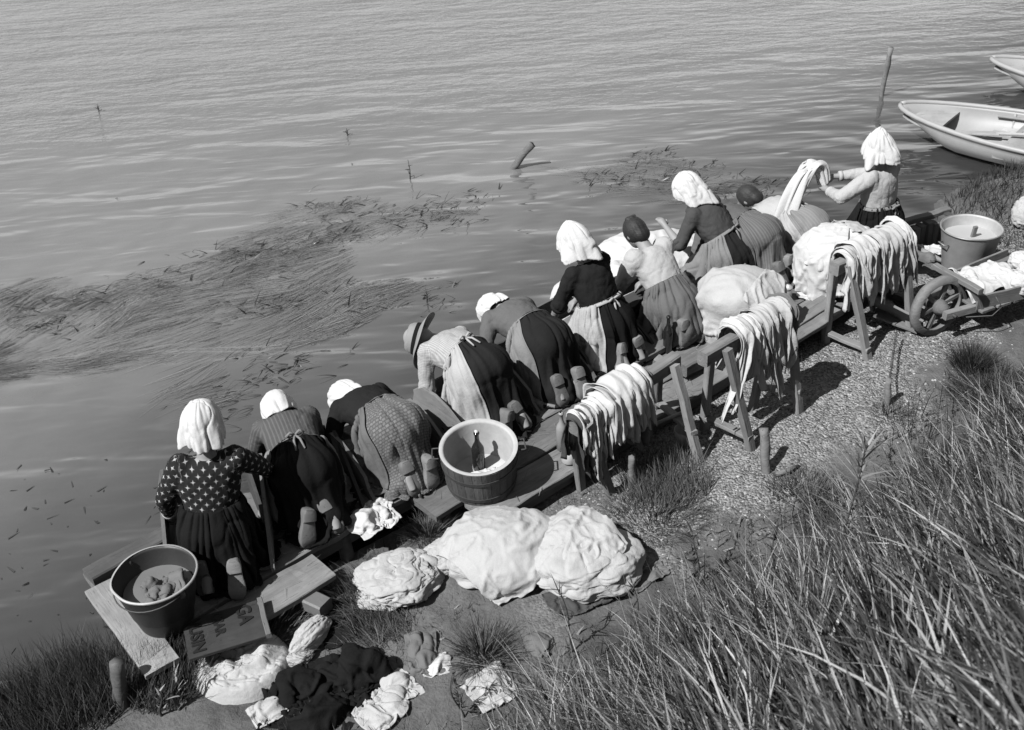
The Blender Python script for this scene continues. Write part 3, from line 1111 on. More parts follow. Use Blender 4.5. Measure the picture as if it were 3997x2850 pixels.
def star_pattern(nt, val):
    u, v = pat_coord(nt)
    res = None
    for ox, oy in ((0, 0), (.5, .5)):
        x = math_node(nt, 'ABSOLUTE', math_node(nt, 'SUBTRACT', math_node(nt, 'FRACT', math_node(nt, 'ADD', math_node(nt, 'MULTIPLY', u, 14.0), ox)), .5))
        y = math_node(nt, 'ABSOLUTE', math_node(nt, 'SUBTRACT', math_node(nt, 'FRACT', math_node(nt, 'ADD', math_node(nt, 'MULTIPLY', v, 14.0), oy)), .5))
        s = math_node(nt, 'ADD', math_node(nt, 'POWER', x, .42), math_node(nt, 'POWER', y, .42))
        k = math_node(nt, 'LESS_THAN', s, .635)
        res = k if res is None else math_node(nt, 'MAXIMUM', res, k)
    return math_node(nt, 'MULTIPLY_ADD', res, .22, val)


def check_pattern(nt, val):
    u, v = pat_coord(nt)
    a = math_node(nt, 'SINE', math_node(nt, 'MULTIPLY', u, 520))
    b = math_node(nt, 'SINE', math_node(nt, 'MULTIPLY', v, 520))
    return math_node(nt, 'MULTIPLY', val, math_node(nt, 'MULTIPLY_ADD', math_node(nt, 'ADD', a, b), .17, .85))


def stripe_pattern(freq, amt, axis=0, duty=0.0):
    def f(nt, val):
        uv = pat_coord(nt)
        a = math_node(nt, 'SINE', math_node(nt, 'MULTIPLY', uv[axis], freq))
        a = math_node(nt, 'GREATER_THAN', a, duty)
        return math_node(nt, 'MULTIPLY', val, math_node(nt, 'MULTIPLY_ADD', a, amt, 1 - amt * .5))
    return f


def brick_pattern(nt, val):
    u, v = pat_coord(nt)
    cx = nt.nodes.new('ShaderNodeCombineXYZ')
    nt.links.new(u, cx.inputs[0])
    nt.links.new(v, cx.inputs[1])
    b = N(nt, 'ShaderNodeTexBrick', Scale=1.0)
    b.inputs['Brick Width'].default_value = .017
    b.inputs['Row Height'].default_value = .012
    b.inputs['Mortar Size'].default_value = .0022
    b.inputs['Color1'].default_value = (1, 1, 1, 1)
    b.inputs['Color2'].default_value = (.7, .7, .7, 1)
    b.inputs['Mortar'].default_value = (.45, .45, .45, 1)
    nt.links.new(cx.outputs[0], b.inputs['Vector'])
    w = nt.nodes.new('ShaderNodeRGBToBW')
    nt.links.new(b.outputs['Color'], w.inputs[0])
    return math_node(nt, 'MULTIPLY', val, w.outputs[0])


SKIN = plain('skin', .19, rough=.6, var=.12, scale=20, bstr=.15, spec=.3)
WHITE = fabric('white_kerchief', .36, var=.06, bstr=.25)
HAIR = wood('dark_hair', .022, var=.5, gx=10, gy=60, rough=.5)
STRAW = plain('straw_hat', .16, rough=.85, var=.3, bscale=180, bstr=.6)
STOCK = fabric('dark_stocking', .05)
C_STAR = fabric('star_print_blouse', .018, pattern=star_pattern, bstr=.4)
C_BLACK = fabric('black_cloth', .009, var=.35)
C_NAVY = fabric('dark_blouse', .015, var=.3)
C_GREY = fabric('grey_blouse', .10)
C_MID = fabric('mid_grey_blouse', .055)
C_PALE = fabric('pale_blouse', .27, var=.1)
C_CHECK = fabric('checked_blouse', .27, pattern=check_pattern)
C_STRIPE = fabric('striped_blouse', .085, pattern=stripe_pattern(240, .35, 0, .4))
C_APR = fabric('pale_apron', .17)
C_APR2 = fabric('grey_apron', .11)
C_APR3 = fabric('light_apron', .25)
C_SKPAT = fabric('patterned_skirt', .15, pattern=brick_pattern)
C_SKSTR = fabric('striped_skirt', .11, pattern=stripe_pattern(430, .30, 0, .0))
C_SKPALE = fabric('pale_striped_skirt', .18, pattern=stripe_pattern(380, .14, 0, .3))
C_SKDK = fabric('dark_skirt', .015, var=.35)


def pchip(xs, ys, t):
    """smooth monotone-ish interpolation of rows"""
    xs, ys = np.asarray(xs, float), np.asarray(ys, float)
    d = np.gradient(ys, xs, axis=0)
    k = np.clip(np.searchsorted(xs, t) - 1, 0, len(xs) - 2)
    h = (xs[k + 1] - xs[k])[:, None]
    s = ((t - xs[k])[:, None]) / h
    return ((2 * s ** 3 - 3 * s ** 2 + 1) * ys[k] + (s ** 3 - 2 * s ** 2 + s) * h * d[k] + (-2 * s ** 3 + 3 * s ** 2) * ys[k + 1] + (s ** 3 - s ** 2) * h * d[k + 1])


def unit(a):
    a = np.array(a, float)
    return a / (np.linalg.norm(a) + 1e-12)


def elbow_of(S, T, l1, l2, pole):
    d = T - S
    L = np.linalg.norm(d)
    if L > (l1 + l2) * .985:
        T = S + d / L * (l1 + l2) * .985
        d = T - S
        L = np.linalg.norm(d)
    a = (l1 * l1 - l2 * l2 + L * L) / (2 * L)
    h = math.sqrt(max(0, l1 * l1 - a * a))
    n = d / L
    p = unit(np.array(pole, float) - n * (np.array(pole) @ n))
    return S + n * a + p * h, T


def add_hand(mb, wrist, d, up, side, curl=.5):
    """palm, four unequal bent fingers and a thumb leaving the side of the palm"""
    d = unit(d)
    up = unit(np.array(up) - d * (np.array(up) @ d))
    s = np.cross(d, up) * side
    mb.tube([wrist - d * .01, wrist + d * .02, wrist + d * .055, wrist + d * .085], [.024, .028, .034, .030], 10)
    mb.ball(wrist + d * .05, (.036, .036, .03), 10, 8)
    for k, (o, L) in enumerate(((-.030, .058), (-.010, .068), (.010, .064), (.029, .05))):
        b = wrist + d * .078 + s * o
        p, q = b, d
        pts = [p - d * .02, p]
        for j in range(3):
            q = unit(q - up * curl * (.35 + .2 * j))
            p = p + q * L / 3
            pts.append(p)
        mb.tube(pts, [.010, .010, .0095, .009, .008], 7)
    b = wrist + d * .025 - s * .028
    q = unit(d * .6 - s * .75 - up * .25)
    mb.tube([b, b + q * .03, b + unit(q + d * .4) * .055, b + unit(q + d * .8) * .078], [.013, .012, .011, .009], 7)


def person(label, O, psi, phi, lam, scl, hz, hands, head=(0, 0), kerchief=None, blouse=None, skirt=None, apron=None, seed=0,
           sleeve=1.0, hem=1.0, poles=None, hat=False, hair=False, bun=False, hand_d=None, peplum=0.0, lowwaist=0.0, puff=1.0, clogs=True, tie=False, spread=.085, pleat=1.0):
    psi, phi, lam = math.radians(psi), math.radians(phi), math.radians(lam)
    F = np.array([math.cos(psi), math.sin(psi), 0])
    Rr = np.array([math.sin(psi), -math.cos(psi), 0])
    Z = np.array([0, 0, 1.])
    Ow = np.array([O[0], O[1], .252])
    B = np.stack([Rr, F, Z])

    def W_(p):
        return Ow + (np.asarray(p, float) * scl) @ B
    root = thing('person', tuple(Ow), label, 'person', 'washerwomen kneeling along the jetty')
    H = np.array([0, -.05 - .6 * (.47 - hz), hz])
    xax = np.array([1., 0, 0])

    def tdir(s):         # rounded back
        a = phi + (s - .25) * .7 * min(1, abs(phi))
        return np.array([math.sin(lam), math.sin(a) * math.cos(lam), math.cos(a) * math.cos(lam)])
    ss = np.linspace(0, .5, 26)
    spine = [H]
    for s in ss[1:]:
        spine.append(spine[-1] + tdir(s) * (ss[1] - ss[0]))
    spine = np.array(spine)

    def sp(s):
        s = np.clip(s, -.1, .5)
        if s < 0:
            return H + tdir(0) * s
        return np.array([np.interp(s, ss, spine[:, k]) for k in range(3)])

    def belly(s):
        t = tdir(s)
        return unit(np.cross(t, xax))      # points to the front of the body
    neck = sp(.5)
    hd = phi * .8 + math.radians(head[0])
    yaw = math.radians(head[1])
    hu = unit(np.array([math.sin(lam) * .5, math.sin(hd), math.cos(hd)]))          # crown direction
    hf = unit(np.cross(hu, xax))
    hf = unit(hf * math.cos(yaw) + np.cross(hu, hf) * math.sin(yaw))               # face direction
    tn_ = math.radians(head[2]) if len(head) > 2 else 0.0
    Rz = np.array([[math.cos(tn_), -math.sin(tn_), 0], [math.sin(tn_), math.cos(tn_), 0], [0, 0, 1]])
    hu, hf = Rz @ hu, Rz @ hf
    hr = np.cross(hf, hu)
    HC = neck + hu * .138 + hf * .022
    HB = np.stack([hr, hf, hu])
    HS = 1.10

    def hp(x, y, z):
        return HC + np.array([x, y, z]) * HS @ HB
    # ---- body: one continuous skin surface
    b = MB()
    b.ball(HC, (.081, .103, .122), 18, 14, HB.T)
    b.ball(hp(0, .028, -.055), (.057, .068, .06), 12, 9, HB.T)                     # jaw
    b.tube([hp(0, .088, .02), hp(0, .108, -.012), hp(0, .096, -.028)], [.008, .014, .012], 8)   # nose
    for s in (-1, 1):
        b.ball(hp(.076 * s, -.005, -.01), (.010, .02, .03), 8, 6, HB.T)             # ear
        b.ball(hp(.031 * s, .080, .018), (.015, .012, .010), 8, 6, HB.T)            # eye
        b.ball(hp(.03 * s, .082, .036), (.022, .010, .007), 8, 6, HB.T)             # brow
    b.ball(hp(0, .086, -.058), (.022, .012, .006), 8, 6, HB.T)
    b.ball(hp(0, .085, -.07), (.019, .012, .006), 8, 6, HB.T)
    b.tube([sp(.40), sp(.47), neck + hu * .03, HC - hu * .05], [.066, .058, .054, .052], 12)
    rings = []
    for s, a_, f_ in ((-.06, .13, .11), (.05, .14, .11), (.17, .115, .09), (.30, .14, .10), (.40, .15, .09), (.455, .10, .065)):
        c, t, fr = sp(s), tdir(s), belly(s)
        q = np.linspace(0, 2 * math.pi, 20, endpoint=False)
        rings.append(c + np.cos(q)[:, None] * xax * a_ + np.sin(q)[:, None] * fr * f_)
    b.rings(rings)
    arms = []
    for i, s in enumerate((-1, 1)):
        S = sp(.425) + xax * s * .165
        T = np.array(hands[i], float)
        po = (poles[i] if poles else (s * .8, -.5, -.1))
        E_, T = elbow_of(S, T, .275, .245, po)
        arms.append((S, E_, T))
        b.tube([sp(.40) + xax * s * .10, S, S + (E_ - S) * .5, E_], [.055, .052, .044, .036], 10)
        b.tube([E_ + (S - E_) * .1, E_, E_ + (T - E_) * .35, T], [.037, .037, .038, .025], 10)
        b.ball(E_, .037, 10, 8)
        dd = unit(T - E_)
        if hand_d is not None and hand_d[i] is not None:
            dd = unit(hand_d[i])
        add_hand(b, T, dd, (0, -.25, 1) if abs(dd[2]) < .8 else (0, 1, .2), s)
    for s in (-1, 1):
        kn = np.array([s * .115, .13, .065])
        an = np.array([s * spread, -.33, .085])
        b.tube([H + (s * .085, .0, 0), (H + (s * .1, 0, 0)) * .5 + kn * .5 + (0, .02, 0), kn], [.10, .085, .06], 12)
        b.tube([kn, kn * .55 + an * .45 + (0, 0, .01), an], [.058, .055, .036], 12)
        b.tube([an, an + (0, -.055, .05), an + (0, -.10, -.02)], [.036, .036, .03], 10)
    v, f = remeshed(b, .0085, 2)
    mk('body', W_(v), f, SKIN, root)
    # stockings
    for s in (-1, 1):
        kn = np.array([s * .115, .05, .072])
        an = np.array([s * spread, -.34, .088])
        m = MB().tube([kn, kn * .55 + an * .45 + (0, 0, .01), an, an + (0, -.05, .03)], [.066, .062, .044, .046], 14)
        mk('stocking', W_(m.v), m.f, STOCK, root)
    if clogs:
        for s in (-1, 1):
            m = MB()
            tw = s * .16 + .22 * math.sin(seed * 3.1 + s * 1.3)
            clog_mesh(m, np.array([s * spread + .02 * math.sin(seed * 5.3 + s), -.405 + .03 * math.sin(seed * 2.9 + 2 * s), .132]), (tw * .7, -.36 + .2 * math.sin(seed * 4.1 + s * 2), -.93), (tw * .6, .93, -.34 + .2 * math.sin(seed * 4.1 + s * 2)), L=.262, w=.104)
            sharp(mk('clog', W_(m.v), m.f, CLOG, root))
    # ---- skirt
    Wp = sp(.17 - lowwaist)
    S = 132
    nr = 44
    th = np.linspace(0, 2 * math.pi, S, endpoint=False)
    hm = .055
    key_u = [0, .10, .34, .60, .84, 1.0]
    betas = [phi, phi * .98, phi * .62, phi * .22, .03, 0]
    cen = [Wp, sp(.12 - lowwaist), H + (0, -.015, .0), np.array([0, H[1] * .55 - .03, hz * .60]), np.array([.02 * math.sin(seed * 2.3), -.085, hz * .26]), np.array([.03 * math.sin(seed * 1.7), -.10, hm])]
    rad = [(.162, .130, .122), (.198, .150, .168), (.252, .195, .228), (.274, .235, .262), (.285, .27, .275), (.292, .29, .28)]
    tt = np.linspace(0, 1, nr)
    be = pchip(key_u, np.array(betas)[:, None], tt)[:, 0]
    cc_ = pchip(key_u, np.array(cen), tt)
    rr = pchip(key_u, np.array(rad), tt)
    lat = lam * (1 - tt)

    def skirt_grid(theta, us, off=0.0, sd=seed, foldamp=1.0, gt=1.0):
        out = np.zeros((len(us), len(theta), 3))
        for i, u in enumerate(us):
            be_ = np.interp(u, tt, be)
            c = np.array([np.interp(u, tt, cc_[:, k]) for k in range(3)])
            r = np.array([np.interp(u, tt, rr[:, k]) for k in range(3)])
            fr = np.array([0, math.cos(be_), -math.sin(be_)])
            p = np.stack([np.cos(theta) * 5.2, np.sin(theta) * 5.2, np.full(len(theta), u * 1.0)], -1)
            fold = crease(p, 31 + sd, .22) * 1.25 + .5
            fold2 = vnoise(p * 2.3 + 5, 57 + sd)
            gath = np.sin(theta * 34 + 2 * vnoise(p, 3 + sd)) * math.exp(-u * 9)
            lump = vnoise(np.stack([np.cos(theta) * 1.3, np.sin(theta) * 1.3, np.full(len(theta), u * 3.1)], -1), 77 + sd)
            am = foldamp * (.014 + .022 * u)
            big = crease(np.stack([np.cos(theta) * 2.0, np.sin(theta) * 2.0, np.full(len(theta), u * 1.6)], -1), 83 + sd, .2) + .35
            dia = crease(np.stack([np.cos(theta) * 2.2 + u * 3, np.sin(theta) * 2.2, np.full(len(theta), u * 4.5)], -1), 87 + sd, .14) + .25
            dr = off + gt * (am * fold + am * .45 * fold2 + .006 * gath + .022 * lump * u + .030 * big * u * foldamp + .014 * dia * foldamp * min(1, 3 * u))
            cs, sn = np.cos(theta), np.sin(theta)
            bb = np.where(cs > 0, r[2], r[1])
            out[i] = c + (sn * (r[0] + dr))[:, None] * xax - (cs * (bb + dr))[:, None] * fr
        out[..., 2] = np.maximum(out[..., 2], .012)
        return out
    nS, nR = 84, 30
    thS = np.radians(np.linspace(183, 537, nS))              # seam at the front
    uS = np.linspace(0, 1, nR)
    g0 = skirt_grid(thS, uS, .004, seed, .9)
    lm = [(np.array([s_ * .115, .13, .065]), np.array([s_ * spread, -.33, .085])) for s_ in (-1, 1)]
    fs_ = [sd_plane(.012), sd_ell(H + (0, -.02, .0), (.205, .185, .165)), sd_caps(sp(.03), sp(.17), .15, .135)]
    for s_, (kn, an) in zip((-1, 1), lm):
        fs_ += [sd_caps(H + (s_ * .09, 0, 0), kn, .125, .085), sd_caps(kn, an, .085, .075), sd_caps(an, an + (0, -.07, .06), .06, .05)]
    kx = 1.0 + .30 * smooth01(uS / .8)
    pin = np.zeros((nR, nS), bool)
    pin[:2] = True
    g0 = cloth_sim(sd_u(*fs_), g0, g0, 60, 6, .006, .97, .5, .014, pin, (kx, 1.015), .03)
    # finer grid, then pleats falling from the gathered waist
    def up(arr, n, ax_):
        x_ = np.linspace(0, arr.shape[ax_] - 1, n)
        i_ = np.minimum(x_.astype(int), arr.shape[ax_] - 2)
        w_ = smooth01(x_ - i_) * .5 + (x_ - i_) * .5
        A_, B_ = np.take(arr, i_, ax_), np.take(arr, i_ + 1, ax_)
        w_ = w_[:, None, None] if ax_ == 0 else w_[None, :, None]
        return A_ * (1 - w_) + B_ * w_
    nS, nR = 248, 62
    g0 = up(up(g0, nR, 0), nS, 1)
    for _k in range(3):
        g0[1:-1, 1:-1] = .5 * g0[1:-1, 1:-1] + .125 * (g0[:-2, 1:-1] + g0[2:, 1:-1] + g0[1:-1, :-2] + g0[1:-1, 2:])
    thS, uS = np.linspace(thS[0], thS[-1], nS), np.linspace(0, 1, nR)
    nn_ = vnormals(g0.reshape(-1, 3), np.array(grid_faces(nR, nS)))
    if ((g0.reshape(-1, 3) - H) * nn_).sum() < 0:
        nn_ = -nn_
    TH, UU = np.tile(thS, nR), np.repeat(uS, nS)
    drift = .5 * vnoise(np.stack([np.cos(TH) * 1.5, np.sin(TH) * 1.5, UU * 1.2], -1), seed + 33)
    p1 = np.stack([np.cos(TH + drift * .4) * 5.6, np.sin(TH + drift * .4) * 5.6, UU * .7], -1)
    p2 = np.stack([np.cos(TH + drift * .5) * 2.4, np.sin(TH + drift * .5) * 2.4, UU * 1.1], -1)
    p3 = np.stack([np.cos(TH) * 2.0 + UU * 2.4, np.sin(TH) * 2.0, UU * 4.0], -1)
    pl = pleat * ((crease(p1, seed + 35, .20) + .35) * (.016 - .004 * UU) + (crease(p2, seed + 37, .16) + .25) * .022 * (.3 + .7 * UU) + (crease(p3, seed + 39, .11) + .2) * .009)
    pl *= np.minimum(1, UU / .05 + .25)
    g0 = g0 + (nn_ * pl[:, None]).reshape(g0.shape)
    g0[..., 2] = np.maximum(g0[..., 2], .008)
    sk = mk('skirt', W_(g0.reshape(-1, 3)), grid_faces(nR, nS), skirt, root)
    setpat(sk, np.stack([np.tile(thS * .24, nR), np.repeat(uS * (hz + .25), nS), np.zeros(nR * nS)], -1))
    solid(sk, .005)
    if apron:
        mat, t0, t1, u1 = apron[:4]
        if t0 < 0:
            t0, t1 = t0 + 360, t1 + 360
        n2 = 130
        a2 = np.radians(np.linspace(t0, t1, n2))
        a2 = np.where(a2 < math.radians(183), a2 + 2 * math.pi, a2) if t0 < 183 and t1 < 183 else a2
        us = np.linspace(.015, u1, 50)
        off_ = g0 + nn_.reshape(g0.shape) * .011
        fi = np.interp(us, uS, np.arange(nR))
        af = np.where(a2 < math.radians(183), a2 + 2 * math.pi, np.where(a2 > math.radians(537), a2 - 2 * math.pi, a2))
        fj = np.interp(af, thS, np.arange(nS))
        i0, j0 = np.minimum(fi.astype(int), nR - 2), np.minimum(fj.astype(int), nS - 2)
        wi, wj = (fi - i0)[:, None, None], (fj - j0)[None, :, None]
        g2 = off_[i0][:, j0] * (1 - wi) * (1 - wj) + off_[i0 + 1][:, j0] * wi * (1 - wj) + off_[i0][:, j0 + 1] * (1 - wi) * wj + off_[i0 + 1][:, j0 + 1] * wi * wj
        edge = np.exp(-(np.arange(n2) / 6.0) ** 2) + np.exp(-((n2 - 1 - np.arange(n2)) / 6.0) ** 2)
        nz = vnoise(np.stack([np.tile(a2 * 3, 50), np.repeat(us * 5, n2), np.zeros(50 * n2)], -1), seed + 91).reshape(50, n2)
        dirn = g2 - np.array([np.interp(us, tt, cc_[:, k]) for k in range(3)]).T[:, None, :]
        dirn /= np.linalg.norm(dirn, axis=-1, keepdims=True)
        g2 = g2 + dirn * ((.004 + .006 * nz + .012 * edge[None, :] * us[:, None])[..., None])
        ap = mk('apron', W_(g2.reshape(-1, 3)), grid_faces(50, n2), mat, root)
        solid(ap, .004)
        # waist string
        band = skirt_grid(th, np.linspace(-.0, .045, 3), .014, seed, .0, .0)
        bo = mk('apron_string', W_(band.reshape(-1, 3)), grid_faces(3, S, True), mat, root)
        solid(bo, .004)
        if tie:
            kb = band[1, 0] if tie is True else band[1, int(tie)]
            out = unit(kb - Wp)
            m = MB()
            for s in (-1, 1):
                m.tube([kb + out * .012, kb + out * .03 + xax * s * .03 + (0, 0, .012), kb + out * .022 + xax * s * .055, kb + out * .012 + xax * s * .03 - np.array([0, 0, .01]), kb + out * .01], [.008, .010, .010, .009, .007], 7)
                dn = -tdir(.1)
                m.tube([kb + out * .014, kb + out * .03 + xax * s * .02 + dn * .05, kb + out * .03 + xax * s * .028 + dn * .13], [.007, .008, .006], 6)
            attach_sub = mk('apron_bow', W_(m.v), m.f, mat, root)
    # ---- blouse: torso and sleeves as one garment
    b = MB()
    rings = []
    q = np.linspace(0, 2 * math.pi, 28, endpoint=False)
    prof = [(.10 - peplum, .176 + peplum * .45, .135 + peplum * .4, .130 + peplum * .5), (.155 - lowwaist, .165, .132, .125), (.22, .172, .152, .128), (.31, .185, .155, .130), (.385, .190, .130, .122), (.43, .166, .10, .10), (.47, .085, .066, .068)]
    for s, a_, f_, k_ in prof:
        c, fr = sp(s), belly(s)
        yy = np.where(np.sin(q) > 0, f_, k_)
        rings.append(c + np.cos(q)[:, None] * xax * a_ + (np.sin(q) * yy)[:, None] * fr)
    b.rings(rings)
    for i, s in enumerate((-1, 1)):
        S_, E_, T = arms[i]
        b.ball(S_ - xax * s * .01, .074 * puff, 14, 10)
        b.tube([sp(.40) + xax * s * .09, S_, S_ + (E_ - S_) * .45, E_], [.080, .070 * puff, .064 * puff, .056], 14)
        b.ball(E_, .056, 12, 8)
        if sleeve > .55:
            e = E_ + (T - E_) * (sleeve * .9)
            b.tube([E_ + (S_ - E_) * .08, E_, E_ + (e - E_) * .5, e], [.055, .056, .053, .043], 14)
        else:
            e = E_ + (T - E_) * .12
            b.tube([E_ + (S_ - E_) * .22, E_, e], [.062, .064, .058], 14)
    v, f = remeshed(b, .0115, 5)
    n = vnormals(v, f)
    # creases: stretched noise, strongest at waist, armpit and elbow
    p = v * np.array([9, 9, 9.])
    w = np.ones(len(v)) * .5
    for S_, E_, T in arms:
        w += .9 * np.exp(-(np.linalg.norm(v - E_, axis=1) / .10) ** 2) + .6 * np.exp(-(np.linalg.norm(v - S_, axis=1) / .11) ** 2)
    w += .9 * np.exp(-(np.linalg.norm((v - sp(.16)), axis=1) / .15) ** 2)
    t0 = tdir(.25)
    along = (v @ t0)[:, None] * t0
    pw = (v - along) * 7 + along * 15 + fbm(v * 5, seed + 11, 2)[:, None] * .7
    pv = (v - along) * 16 + along * 6 + 3.3
    d = (crease(pw, seed + 5, .10) + .2) * .005 * w + (crease(pv, seed + 9, .11) + .2) * .0045 * w + .004 * vnoise(v * 9, seed + 2) + .003 * fbm(v * 24, seed, 2)
    v2 = v + n * d[:, None]
    bl = mk('blouse', W_(v2), f, blouse, root)
    # pattern coordinates: along and around the nearest limb
    segs = [(sp(.05), sp(.45), .15)] + [(a_[0], a_[1], .06) for a_ in arms] + [(a_[1], a_[2], .05) for a_ in arms]
    best = np.full(len(v), 1e9)
    pat = np.zeros((len(v), 3))
    for a_, c_, r_ in segs:
        d_ = c_ - a_
        L = np.linalg.norm(d_)
        d_ = d_ / L
        t_ = np.clip((v - a_) @ d_, 0, L)
        pr = a_ + t_[:, None] * d_
        dist = np.linalg.norm(v - pr, axis=1) - r_
        e1 = unit(np.cross(d_, (0.2, 1, .3)))
        e2 = np.cross(d_, e1)
        rel = v - pr
        if r_ > .1:
            uu = rel @ np.array([1., 0, 0])
            bk = -belly(.3)
            uu = np.where(rel @ bk > 0, uu, .4 - uu) * 1.1
        else:
            uu = np.arctan2(rel @ e2, rel @ e1) * .065
        k_ = dist < best
        best = np.where(k_, dist, best)
        pat[k_, 0] = uu[k_] + r_ * 3
        pat[k_, 1] = ((v - a_) @ d_)[k_] + r_ * 7
    setpat(bl, pat)
    if sleeve <= .55:
        for i in range(2):
            S_, E_, T = arms[i]
            e = unit(T - E_)
            pts = [E_ + e * (.012 + .012 * math.cos(k)) for k in range(3)]
            m = MB().tube([E_ + e * .0, E_ + e * .018, E_ + e * .045], [.062, .068, .060], 14)
            mk('rolled_cuff', W_(np.array(m.v) + np.stack([vnoise(np.array(m.v) * 40 + k, k) for k in range(3)], -1) * .006), m.f, blouse, root)
    else:
        for i in range(2):
            S_, E_, T = arms[i]
            e = unit(T - E_)
            c_ = E_ + (T - E_) * (sleeve * .9)
            m = MB().tube([c_ - e * .018, c_ + e * .012], [.046, .045], 14)
            mk('cuff', W_(m.v), m.f, blouse, root)
    # ---- head wear
    if kerchief:
        kd = dict(size=1.13, flare=.35, drop=.05, back=118, side=112, front=66, peak=0.0, fold=.010, wing=0.0, mat=WHITE, knot=False, tilt=0.0, corner=0.0, tails=())
        kd.update(kerchief)
        na, ng = 128, 56
        al = np.linspace(0, 2 * math.pi, na, endpoint=False)          # 0 = back
        w_b = np.clip(np.cos(al), 0, 1) ** .8
        w_f = np.clip(-np.cos(al), 0, 1) ** .9
        w_s = np.clip(1 - w_b - w_f, 0, 1)
        gm = np.radians(kd['back'] * w_b + kd['front'] * w_f + kd['side'] * w_s)
        T_ = np.linspace(.0, 1, ng)[:, None]
        ga = T_ * gm[None, :]
        P3 = np.stack([np.cos(al)[None, :] * 2.6 + 0 * ga, np.sin(al)[None, :] * 2.6 + 0 * ga, ga * 1.0 + 0], -1)
        fo = (crease(P3, seed + 61, .2) + .3) + .4 * vnoise(P3 * 2.2, seed + 63)
        lum = vnoise(P3 * .6 + 3, seed + 65)
        e = np.maximum(0, T_ - .55)
        rr_ = kd['size'] + kd['flare'] * e ** 1.4 * (.5 + w_b + .6 * w_s)[None, :] + (fo * kd['fold'] * 9 * (.25 + T_)) + .05 * lum
        for t_a, t_h, t_w in kd['tails']:
            da = np.angle(np.exp(1j * (al - math.radians(t_a))))
            rr_ = rr_ + t_h * np.exp(-(da / t_w) ** 2)[None, :] * np.clip((T_ - .62) / .38, 0, 1) ** 1.6
        sx = rr_ * np.sin(ga) * np.sin(al)[None, :] * .092
        sy = -rr_ * np.sin(ga) * np.cos(al)[None, :] * .110
        sz = rr_ * np.cos(ga) * .124
        sz = sz - kd['drop'] * (e / .45) ** 1.2 * (w_b + .4 * w_s)[None, :]
        lobe = np.abs(np.cos(1.5 * al)) ** 2
        sz = sz - kd['corner'] * (e / .45) ** 2 * lobe[None, :] * (1 - w_f)[None, :]
        sx = sx * (1 + kd['wing'] * (e / .45) ** 2)
        pk = np.exp(-(ga / .55) ** 2)
        sz = sz + kd['peak'] * pk
        sy = sy - kd['peak'] * pk * .55
        kl = np.stack([sx, sy, sz], -1).reshape(-1, 3)
        kn_ = kl / (np.linalg.norm(kl, axis=1)[:, None] + 1e-9)
        wr_ = np.repeat(np.linspace(.15, 1, ng), na)
        kl = kl + kn_ * ((crease(kl * (8, 8, 3.5) + vnoise(kl * 7, seed)[:, None] * .5, seed + 71, .10) + .15) * .010 * (.25 + wr_) + (crease(kl * (15, 15, 9) + vnoise(kl * 9, seed + 1)[:, None] * .5, seed + 72, .12) + .15) * .004 * wr_ + .012 * vnoise(kl * 7 + 2, seed + 73) * wr_)[:, None]
        kv = HC + kl @ HB
        ko = mk('kerchief', W_(kv), grid_faces(ng, na, True), kd['mat'], root)
        solid(ko, .004)
        if kd['knot']:
            kb = hp(0, -.095 * kd['size'], -.075)
            m = MB().ball(kb, (.022, .018, .016), 10, 8)
            for s in (-1, 1):
                d1 = unit(hr * s * .7 - hf * .5 - hu * .6)
                m.tube([kb, kb + d1 * .05, kb + d1 * .09 - np.array([0, 0, .03])], [.012, .02, .006], 8)
            attach(mk('knot', W_(m.v), m.f, kd['mat']), root)
    if hat:
        na = 64
        al = np.linspace(0, 2 * math.pi, na, endpoint=False)
        pr = [(.0, .112), (.05, .115), (.088, .108), (.106, .08), (.113, .033), (.116, .022), (.145, .014), (.185, -.006), (.205, -.015), (.203, -.019), (.145, .006), (.112, .014), (.106, .03)]
        rings = []
        for r, z in pr:
            wv = (.018 * np.sin(2 * al + 1) + .012 * np.sin(3 * al)) * max(0, (r - .09)) / .09
            rings.append(HC + np.stack([np.cos(al) * r, np.sin(al) * r * 1.1, np.full(na, z - .02) + wv], -1) @ HB)
        rings = np.array(rings)
        ho = mk('straw_hat', W_(rings.reshape(-1, 3)), grid_faces(len(pr), na, True), STRAW, root)
        m = MB()
        m.rings([HC + np.stack([np.cos(al) * r, np.sin(al) * r * 1.1, np.full(na, z - .02)], -1) @ HB for r, z in ((.1165, .025), (.1115, .055), (.108, .055), (.108, .025))], False)
        attach(mk('hat_band', W_(m.v), m.f, C_BLACK), root)
    if hair and hat:
        pass
    elif hair:
        b = MB()
        b.ball(hp(0, -.016, .010), (.094, .108, .120), 20, 14, HB.T)
        b.ball(hp(0, -.06, -.04), (.075, .06, .07), 14, 10, HB.T)
        if bun:
            b.ball(hp(0, -.050, .098), (.036, .036, .024), 14, 10, HB.T)
            b.ball(hp(.03, -.045, .108), (.026, .022, .015), 10, 8, HB.T)
            b.ball(hp(-.03, -.045, .108), (.026, .022, .015), 10, 8, HB.T)
        v, f = remeshed(b, .008, 2)
        n = vnormals(v, f)
        pl = (v - HC) @ HB.T
        st = vnoise(np.stack([np.arctan2(pl[:, 0], pl[:, 1]) * 7, pl[:, 2] * 10, pl[:, 2] * 0], -1), seed)
        keep = (v - HC) @ hf < .075
        v = v + n * (st * .002)[:, None] - hf * np.maximum(0, (v - HC) @ hf - .045)[:, None] * 1.0
        mk('hair', W_(v), f, HAIR, root)
    return root, W_


def setpat(o, arr):
    a = o.data.attributes.new('pat', 'FLOAT_VECTOR', 'POINT')
    a.data.foreach_set('vector', np.ascontiguousarray(arr, dtype=np.float32).ravel())


